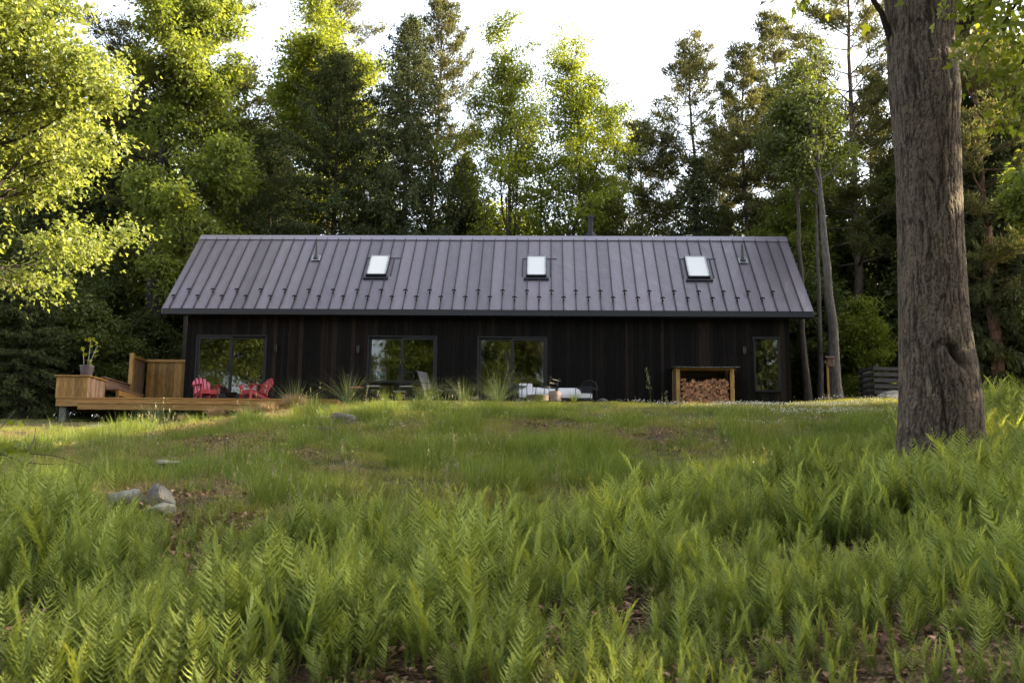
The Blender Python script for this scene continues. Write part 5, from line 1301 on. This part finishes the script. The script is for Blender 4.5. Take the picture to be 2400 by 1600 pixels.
def scatter(name, protos, pts, rot, scl, idx, label, cat):
    """one countless object: points that carry rotation, scale and which tuft grows there"""
    col = bpy.data.collections.new(name+'_kinds')
    for i, o in enumerate(protos): o.name = '%s_kind_%s' % (name, 'abcdefghij'[i]); col.objects.link(o)
    me = bpy.data.meshes.new(name); n = len(pts); me.vertices.add(n); me.vertices.foreach_set('co', np.asarray(pts, np.float32).ravel())
    for nm, ty, ar in (('rot', 'FLOAT_VECTOR', rot), ('scl', 'FLOAT_VECTOR', scl)):
        a = me.attributes.new(nm, ty, 'POINT'); a.data.foreach_set('vector', np.asarray(ar, np.float32).ravel())
    a = me.attributes.new('idx', 'INT', 'POINT'); a.data.foreach_set('value', np.asarray(idx, np.int32)); me.update()
    ob = link(name, me); tag(ob, label, cat, kind='stuff')
    g = bpy.data.node_groups.new(name+'_nodes', 'GeometryNodeTree')
    g.interface.new_socket('Geometry', in_out='INPUT', socket_type='NodeSocketGeometry'); g.interface.new_socket('Geometry', in_out='OUTPUT', socket_type='NodeSocketGeometry')
    gi = g.nodes.new('NodeGroupInput'); go = g.nodes.new('NodeGroupOutput'); ip = g.nodes.new('GeometryNodeInstanceOnPoints'); ci = g.nodes.new('GeometryNodeCollectionInfo')
    ci.inputs['Collection'].default_value = col; ci.inputs['Separate Children'].default_value = True; ci.inputs['Reset Children'].default_value = True
    def attr(nm, ty):
        x = g.nodes.new('GeometryNodeInputNamedAttribute'); x.data_type = ty; x.inputs['Name'].default_value = nm; return x.outputs['Attribute']
    g.links.new(gi.outputs[0], ip.inputs['Points']); g.links.new(ci.outputs[0], ip.inputs['Instance']); ip.inputs['Pick Instance'].default_value = True
    g.links.new(attr('idx', 'INT'), ip.inputs['Instance Index'])
    e = g.nodes.new('FunctionNodeEulerToRotation'); g.links.new(attr('rot', 'FLOAT_VECTOR'), e.inputs[0]); g.links.new(e.outputs[0], ip.inputs['Rotation'])
    g.links.new(attr('scl', 'FLOAT_VECTOR'), ip.inputs['Scale']); g.links.new(ip.outputs[0], go.inputs[0])
    md = ob.modifiers.new('grow', 'NODES'); md.node_group = g
    return ob

rg = np.random.default_rng(21)
def region(n, x0, x1, y0, y1, margin=120):
    P = np.stack([rg.uniform(x0, x1, n), rg.uniform(y0, y1, n)], 1); z = hgt(P[:, 0], P[:, 1]); Q = np.column_stack([P, z])
    a, b, d = pix(Q); ok = (d > 3) & (a > -margin) & (a < 2400+margin)
    return Q[ok], a[ok], b[ok], d[ok]
# where the ferns stand: photo row of the fern edge by column
FE_X = [-200, 0, 200, 380, 500, 640, 760, 860, 960, 1100, 1300, 1450, 1560, 1700, 1800, 1900, 2050, 2200, 2290, 2350, 2500]
FE_Y = [1195, 1205, 1215, 1235, 1215, 1225, 1265, 1265, 1230, 1200, 1190, 1205, 1210, 1160, 1115, 1080, 1060, 1030, 985, 965, 955]
def fern_edge(a): return np.interp(a, FE_X, FE_Y)
def near_thing(Q, r=0.0):
    m = (Q[:, 1] > .30) & (Q[:, 0] > .45) & (Q[:, 0] < 20.85) & (Q[:, 1] < 6.3)
    m |= (Q[:, 0] > -2.6) & (Q[:, 0] < 6.4) & (Q[:, 1] > -2.7) & (Q[:, 1] < 2.3)
    m |= (Q[:, 0] > 6.3) & (Q[:, 0] < 14.6) & (Q[:, 1] > -2.9) & (Q[:, 1] < 1)
    m |= (Q[:, 0] > 16.8) & (Q[:, 0] < 18.75) & (Q[:, 1] > -.85)
    for px_ in (436, 508, 574, 628): xx = ray(px_, 945, -3.9)[0]; m |= (Q[:, 0]-xx)**2+(Q[:, 1]+4.15)**2 < .42**2
    for r_ in ROCKS: m |= (Q[:, 0]-r_[0])**2+(Q[:, 1]-r_[1]+.12)**2 < .24**2
    m |= (Q[:, 0]-OAK[0])**2+(Q[:, 1]-OAK[1])**2 < .50**2
    return m

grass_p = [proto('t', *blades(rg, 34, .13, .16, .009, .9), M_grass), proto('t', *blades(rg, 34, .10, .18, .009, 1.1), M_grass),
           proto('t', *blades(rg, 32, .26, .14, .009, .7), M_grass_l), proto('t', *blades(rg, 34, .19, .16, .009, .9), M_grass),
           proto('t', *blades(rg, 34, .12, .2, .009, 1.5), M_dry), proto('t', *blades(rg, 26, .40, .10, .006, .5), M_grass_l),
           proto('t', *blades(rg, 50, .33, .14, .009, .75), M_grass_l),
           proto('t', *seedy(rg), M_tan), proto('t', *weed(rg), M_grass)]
Q, a, b, d = region(82000, -18, 40, -27, 9, margin=700); kk = ((a > -120) & (a < 2520)) | (rg.random(len(Q)) < .5); Q, a, b, d = Q[kk], a[kk], b[kk], d[kk]
far = Q[:, 1] > 7
keep = (b < fern_edge(a)+60) & ~near_thing(Q) & (rg.random(len(Q)) < np.clip(1.0-.35*smooth(-10, -2, Q[:, 1]), .5, 1)) & (Q[:, 1] < 5) & ~((Q[:, 0] < -6) & (rg.random(len(Q)) < .4))
Q, a, b, d = Q[keep], a[keep], b[keep], d[keep]
n = len(Q); nz = fbm(Q[:, 0]*.55, Q[:, 1]*.55, 3); nz2 = fbm(Q[:, 0]*1.3+40, Q[:, 1]*1.3, 2)
tall = smooth(-6, -14, Q[:, 1])*.8+.25*(nz > .1); left = smooth(11, 6, Q[:, 0])
idx = np.where(rg.random(n) < .5, 0, 1)
idx = np.where((tall*.9+nz*.9 > .55+rg.random(n)*.3), 3, idx); idx = np.where((tall+nz*1.2 > .85+rg.random(n)*.3), 2, idx)
idx = np.where((nz2 > .42) & (tall > .3) & (rg.random(n) < .5), 5, idx)
dryp = dryness(Q[:, 0], Q[:, 1])
dry = rg.random(n) < np.clip(dryp*1.2, 0, .92)+.09
idx = np.where(dry, 4, idx); idx = np.where(rg.random(n) < .05, 7, idx); idx = np.where(rg.random(n) < .09, 8, idx)
tus = (dryp < .4) & (fbm(Q[:, 0]*.9+70, Q[:, 1]*.9+5, 2) > .18) & (Q[:, 1] < -5) & (rg.random(n) < .8); idx = np.where(tus, 6, idx)
sc = .86*rg.uniform(.7, 1.3, n)*np.clip(1+.9*fbm(Q[:, 0]*1.6+2, Q[:, 1]*1.6+5, 2), .6, 1.45)*(1-.35*dryp); sc = sc*(1-.4*smooth(-8, -4, Q[:, 1]))*(1-.25*smooth(-9, -5, Q[:, 1])*smooth(8, 5, Q[:, 0])); idx = np.where((Q[:, 1] > -4.5) & (idx != 4), rg.integers(0, 2, n), idx)
sc = np.where((idx >= 2) & (idx != 4) & (Q[:, 1] > -9), sc*.6, sc)
sc = np.where((idx >= 2) & (idx != 4) & (Q[:, 0] > 13) & (Q[:, 1] > -12), sc*.55, sc)
rot = np.stack([rg.normal(size=n)*.08, rg.normal(size=n)*.08, rg.uniform(0, 6.28, n)], 1)
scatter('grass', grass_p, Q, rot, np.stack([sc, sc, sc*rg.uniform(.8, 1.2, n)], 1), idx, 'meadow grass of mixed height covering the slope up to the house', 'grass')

# white clover in the right lawn
def clover():
    V = []; F = []; T = []
    for k in range(7):
        x, y, h = rg.normal()*.12, rg.normal()*.12, rg.uniform(.07, .14); r = rg.uniform(.009, .014); b = len(V)
        for (dx, dy, dz) in ((r, 0, 0), (0, r, 0), (-r, 0, 0), (0, -r, 0), (0, 0, r), (0, 0, -r)): V.append((x+dx, y+dy, h+dz)); T.append(rg.random())
        F += [[b, b+1, b+4], [b+1, b+2, b+4], [b+2, b+3, b+4], [b+3, b, b+4], [b+1, b, b+5], [b+2, b+1, b+5], [b+3, b+2, b+5], [b, b+3, b+5]]
    return V, F, T
cl = [proto('c', *clover(), M_flw) for _ in range(3)]
Q, a, b, d = region(9000, 8, 30, -17, 2)
w = smooth(14, 18, Q[:, 0])*smooth(-15, -9, Q[:, 1])*.55+.03
w = w*smooth(-.15, .3, fbm(Q[:, 0]*.6+3, Q[:, 1]*.6, 3)+.1)
k = (rg.random(len(Q)) < w*(1-.75*smooth(-4, -1.5, Q[:, 1]))) & ~near_thing(Q) & (Q[:, 1] < .3); Q = Q[k]; n = len(Q)
scatter('clover_flowers', cl, Q, np.stack([0*Q[:, 0], 0*Q[:, 0], rg.uniform(0, 6, n)], 1), np.ones((n, 3))*rg.uniform(.9, 1.2, (n, 1)), rg.integers(0, 3, n), 'tiny white clover flowers dotting the lawn on the right', 'flowers')

# ferns
def frond(rg, H, Lm, lean, az, npair=24, base=(0, 0)):
    """an upright lacy frond: rachis with pairs of toothed pinnae"""
    V = []; F = []; T = []
    out = np.array([math.cos(az), math.sin(az), 0]); s = np.array([-out[1], out[0], 0]); ang = rg.normal()*.35; s = s*math.cos(ang)+out*math.sin(ang); s /= np.linalg.norm(s)
    c = rg.uniform(.25, .9); droop = rg.uniform(.0, .10)
    def R(u): return np.array([base[0], base[1], -.02])+np.array([0, 0, 1])*H*(u-.12*lean*u*u-droop*u**5)+out*H*lean*(.35*u+c*u**2.5*.6)
    K = 9
    for k in range(K):
        p = R(k/(K-1)); w = .0028*(1-.75*k/(K-1))
        for q in range(3): an = q*2.09; V.append(p+w*(s*math.cos(an)+np.cross(s, [0, 0, 1.])*math.sin(an))); T.append(.4)
    for k in range(K-1):
        for q in range(3): q2 = (q+1) % 3; F.append([3*k+q, 3*k+q2, 3*k+3+q2, 3*k+3+q])
    for i in range(npair):
        u = .16+.84*(i/(npair-1))**.92; l = Lm*(math.sin(min(1, (u-.08)/.42)*math.pi/2)**.8 if u < .45 else (1-(u-.45)/.57)**.8); l = max(l, .006)*rg.uniform(.88, 1.1)
        p = R(u); tg = R(min(1, u+.02))-R(u-.02); tg /= np.linalg.norm(tg)
        for sd in (-1, 1):
            up = rg.uniform(.45, .95)+.6*max(0, u-.6); dr = unit(s*sd+tg*up+out*rg.normal()*.22); fn = unit(np.cross(dr, tg)); wd = unit(fn*rg.uniform(.6, 1.0)+tg*rg.uniform(.2, .7)); wd = unit(wd-dr*(wd@dr))
            b0 = len(V); m = 7; tn = np.clip(-.1+1.0*u+rg.normal()*.1, 0, 1); L = l  # lit tips and shaded base put into the tone along the frond
            for k in range(2*m+1):
                f = k/(2*m); hw = L*.105*(1-f**1.7)*(1.0 if k % 2 else .35)+.0007; pp = p+dr*L*f+tg*(.30*L*f*f)-np.array([0, 0, 1])*.05*L*f
                V += [pp-wd*hw, pp+wd*hw]; T += [tn, tn]
            for k in range(2*m): a_ = b0+2*k; F.append([a_, a_+1, a_+3, a_+2])
    return V, F, T
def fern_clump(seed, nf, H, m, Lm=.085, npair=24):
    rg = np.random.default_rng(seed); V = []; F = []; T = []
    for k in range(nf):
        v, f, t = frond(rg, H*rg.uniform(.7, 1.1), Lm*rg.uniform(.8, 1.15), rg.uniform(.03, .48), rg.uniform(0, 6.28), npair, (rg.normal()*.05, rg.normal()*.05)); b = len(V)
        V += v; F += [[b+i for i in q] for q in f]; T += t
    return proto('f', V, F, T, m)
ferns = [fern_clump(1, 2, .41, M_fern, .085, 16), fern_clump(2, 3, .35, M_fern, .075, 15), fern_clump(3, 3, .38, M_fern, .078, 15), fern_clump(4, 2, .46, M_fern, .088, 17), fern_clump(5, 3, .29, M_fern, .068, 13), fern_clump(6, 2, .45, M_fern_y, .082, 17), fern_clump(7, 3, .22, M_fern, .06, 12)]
Q, a, b, d = region(105000, -6, 36, -31.2, -5, margin=1500)
e = fern_edge(a); edge = b-e; nz = fbm(Q[:, 0]*.9+5, Q[:, 1]*.9, 3)
p = smooth(-10, 45, edge+nz*60)*np.where(d < 7, .95, .95)
bare = smooth(.22, .42, fbm(Q[:, 0]*1.1+60, Q[:, 1]*1.1+7, 2)); p = p*(1-.55*bare*smooth(11, 8, d))
for (hx, hy, hr) in ((1480, 1440, 55), (1290, 1570, 60), (440, 1580, 50)):      # bare patches of leaf litter
    p = p*(1-np.exp(-((a-hx)/hr)**2-((b-hy-60)/(hr*1.6))**2))
mound = fbm(Q[:, 0]*1.0+21, Q[:, 1]*1.0+13, 3); p = p*np.clip(.9+1.8*mound, .28, 1)
p = p*np.where((a < -260) | (a > 2660), .45, 1)
k = (rg.random(len(Q)) < p) & ~near_thing(Q) & (d > 3.9)
Q, a, b, d, edge, mound = Q[k], a[k], b[k], d[k], edge[k], mound[k]; n = len(Q)
lon = (rg.random(len(Q)) < .0)
idx = rg.choice(7, n, p=[.2, .17, .2, .12, .12, .05, .14])
sc = rg.uniform(.85, 1.38, n)*(.62+.38*smooth(0, 70, edge))*np.clip(.95+1.7*mound, .45, 1.5)*(1-.2*smooth(7, 4.5, d))
far_r = smooth(15, 19, Q[:, 0])*smooth(-22, -16, Q[:, 1]); sc = sc*(1+.25*far_r)*(1+.12*smooth(1950, 2250, a)*smooth(7, 10, d))
rot = np.stack([rg.normal(size=n)*.12, rg.normal(size=n)*.12, rg.uniform(0, 6.28, n)], 1)
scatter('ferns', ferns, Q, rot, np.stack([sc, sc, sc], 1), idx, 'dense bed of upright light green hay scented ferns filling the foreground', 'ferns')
# dead leaves lying between the ferns and in the bare spots
def litter_patch():
    V = []; F = []; T = []
    for k in range(16):
        c = np.array([rg.normal()*.14, rg.normal()*.14, rg.uniform(.0, .02)]); a_ = rg.normal(size=3)*np.array([1, 1, .3]); a_ /= np.linalg.norm(a_); s = np.cross([0, 0, 1.], a_); s /= np.linalg.norm(s); L = rg.uniform(.03, .065); b_ = len(V); tn = rg.random()
        for (x, y) in ((0, 0), (.25, .3), (.3, .6), (0, 1.), (-.3, .6), (-.25, .3)): V.append(c+L*(x*s+y*a_)+np.array([0, 0, L*.5*abs(x)])); T.append(tn)
        F.append(list(range(b_, b_+6)))
    return V, F, T
M_dead = leaf_mat('dead_leaf', (.10, .045, .025), (.34, .21, .13), (1.1, 1.0, .9), .1, rnd=.3, rough=.8)
lp = [proto('l', *litter_patch(), M_dead) for _ in range(4)]
Q, a, b, d = region(42000, -2, 30, -31, -10, margin=500); kk = (rg.random(len(Q)) < np.where(b > fern_edge(a)-20, .7, .6*dryness(Q[:, 0], Q[:, 1]))) & (d > 3.4); Q = Q[kk]; n2_ = len(Q)
scatter('leaf_litter', lp, Q+np.array([0, 0, .004]), np.stack([0*Q[:, 0], 0*Q[:, 0], rg.uniform(0, 6.28, n2_)], 1), np.ones((n2_, 3))*rg.uniform(.8, 1.3, (n2_, 1)), rg.integers(0, 4, n2_), 'brown dead leaves littering the bare soil between the ferns', 'leaf litter')

# forest floor brush
brush = [proto('b', *blades(rg, 30, .4, .3, .03, .8, seg=2), M_lf['dark']), proto('b', *blades(rg, 30, .3, .3, .03, 1.0, seg=2), M_lf['decid'])]
Q, a, b, d = region(9000, -24, 48, 5, 30, margin=300)
k = ~near_thing(Q) & (Q[:, 1] > 6.6) | ((Q[:, 0] > 21) & (Q[:, 1] > 4)) | (Q[:, 0] < -3.5) & (Q[:, 1] > 3); k &= ~near_thing(Q); Q = Q[k]; n = len(Q); sc = rg.uniform(.6, 1.6, n)
scatter('undergrowth', brush, Q, np.stack([0*sc, 0*sc, rg.uniform(0, 6, n)], 1), np.stack([sc]*3, 1), rg.integers(0, 2, n), 'low leafy undergrowth on the forest floor around the house', 'undergrowth')

# ornamental fountain grasses in front of deck and patio
def fountain(seed, h, n, m, spread=.07, lean=1.1, w=.008):
    rg = np.random.default_rng(seed); V, F, T = blades(rg, n, h, spread, w, lean, seg=6, hv=.35, curl=.9); o = proto('x', V, F, T, m); return o.data
M_orn = leaf_mat('fountain_blade', (.075, .11, .042), (.20, .23, .095), (1.4, 1.3, .8), .3, rnd=.15)
M_cut = leaf_mat('cut_tan_blade', (.26, .15, .08), (.42, .26, .15), (1.2, 1.1, .9), .2, rnd=.15)
fm = [fountain(1, .70, 170, M_orn, w=.006), fountain(2, .82, 170, M_orn, lean=1.2, w=.006), fountain(3, .55, 110, M_orn, lean=.9), fountain(9, .5, 90, M_grass_l, lean=.6)]
cutm = [fountain(4, .42, 700, M_cut, .16, .5, .010), fountain(5, .38, 700, M_cut, .16, .55, .010)]
def orn(px_, Y, sc, k, label, cut=None, ts=1.0):
    x = ray(px_, 945, Y)[0]; t = thing('ornamental_grass', label, 'ornamental grass', (x, Y, float(hgt(x, Y))+.02), px_*.7, 'ornamental grasses planted along the deck and patio'); t.scale = (sc, sc, sc)
    if k is not None: link('blades', fm[k], t)
    if cut is not None: o = link('cut_base', cutm[cut], t); o.scale = (ts, ts, ts)
for a_ in ((372, -3.5, 1.15, 1, 'green fountain grass before the deck below the privacy screen', None), (436, -3.9, .7, 2, 'fountain grass with brown clipped base before the left deck end', 1),
           (508, -3.9, .95, 2, 'grass with orange tan clipped base in front of the left red chair', 0), (574, -3.9, .75, 2, 'grass with tan clipped base between the two red chairs', 1),
           (628, -3.9, .8, 2, 'grass with tan clipped base in front of the right red chair', 0), (692, -2.95, 1.35, 0, 'large arching green fountain grass right of the red chairs', 1),
           (740, -3.0, 1.0, 2, 'medium green fountain grass right of the large arching one', None), (815, -2.9, 1.25, 1, 'dark arching fountain grass left of the dining table', None),
           (900, -3.5, .8, 3, 'short green grass tuft before the dining table', None), (1005, -3.5, .95, 1, 'green fountain grass before the sling lounge chair', None), (1085, -3.5, 1.0, 0, 'green fountain grass left of the third glass door', None),
           (1168, -3.6, 1.25, 1, 'tall green fountain grass before the third glass door', None), (1265, -3.6, .85, 3, 'fine green grass tuft before the left half of the white sofa', None), (1345, -3.6, .9, 3, 'fine green grass tuft before the right half of the white sofa', None),
           (935, -3.5, .7, 3, 'low grass tuft between dining chairs and sling chair', None), (318, -3.5, .6, 2, 'small grass tuft before the bench end of the deck', None)):
    orn(*a_)

# single seed stalks and yellow flowers standing clear of the meadow
def stalk(px_, py_, toppx, toppy, D, label, heavy=1.0):
    b0 = CAM+(AF+(px_-1200)/FPX*AR-(py_-800)/FPX*AU)*D; z = float(hgt(b0[0], b0[1])); b0[2] = z
    tp = CAM+(AF+(toppx-1200)/FPX*AR-(toppy-800)/FPX*AU)*D
    t = thing('grass_stalk', label, 'grass stalk', tuple(b0), 0, 'tall seed stalks rising over the meadow'); v = tp-b0; h = v[2]
    P = [np.array([0, 0, 0]), v*.5+np.array([.0, 0, h*.03]), v*.85+np.array([0, 0, h*.03]), v]
    sk = Skel(); sk.tube(P, [.0028, .0022, .0015, .0008], 5); link('stem', sk.mesh('stem', M_grass_l), t)
    n = int(90*heavy); u = rg.uniform(.80, 1.0, n); C = np.array([np.interp(u, [0, .5, .85, 1], [p[i] for p in P]) for i in range(3)]).T+rg.normal(size=(n, 3))*.012*(1.1-u[:, None])*4
    V, F, T = leaves(C, rg.normal(size=(n, 3))*.5+np.array([0, 0, 1.]), rg.normal(size=(n, 3)), rg.uniform(.010, .018, n), RH, rg.random(n), rg); link('seed_head', new_mesh('seed_head', V, 4, F, M_tan, tone=T), t)
for a_ in ((1555, 1130, 1515, 862, 10.5, 'tallest seed stalk, its head against the black wall left of the wood shed'), (1585, 1130, 1560, 918, 10.2, 'bent seed stalk with round head at the left foot of the wood shed'),
           (1600, 1140, 1592, 925, 11, 'pale curved stalk before the left post of the wood shed'), (1370, 1130, 1372, 945, 11.5, 'seed stalk with feathery head below the right end of the sofa'), (1385, 1150, 1376, 1000, 11, 'shorter feathery seed stalk below the sofa, in mid lawn'),
           (1655, 1120, 1648, 900, 12, 'thin green seed stalk before the stacked firewood'), (870, 1230, 875, 1080, 10, 'pale seed stalk in the tall grass left of centre'), (915, 1250, 908, 1120, 9.5, 'pale seed stalk with drooping head left of centre, nearer'), (1068, 1150, 1066, 1040, 12, 'slim seed stalk in the middle of the meadow'), (840, 1180, 842, 1075, 11, 'short pale seed stalk above the left fern edge')):
    stalk(*a_)
for i, (px_, py_) in enumerate(((933, 1051), (1343, 1061), (1405, 1077), (1357, 1098), (955, 1143), (774, 1150), (1390, 1126), (1370, 1133))):
    p = gpt(px_, py_+14); h = .22; t = thing('yellow_flower', 'tiny yellow flower dotted in the meadow grass', 'flower', (p[0], p[1], float(hgt(p[0], p[1]))), 0, 'yellow flowers dotted in the meadow')
    sk = Skel(); sk.tube([(0, 0, 0), (.01, 0, h*.6), (0, 0, h)], [.002, .0018, .0015], 4); link('stem', sk.mesh('stem', M_grass_l), t)
    V = []; F = []
    for k in range(6):
        a0 = k*1.047; c = np.array([math.cos(a0), math.sin(a0), .25]); s_ = np.array([-math.sin(a0), math.cos(a0), 0]); b_ = len(V); V += [(0, 0, h), tuple(np.array([0, 0, h])+c*.014+s_*.008), tuple(np.array([0, 0, h])+c*.022), tuple(np.array([0, 0, h])+c*.014-s_*.008)]; F += [b_, b_+1, b_+2, b_+3]
    link('bloom', new_mesh('bloom', V, 4, F, M_flw_y), t)
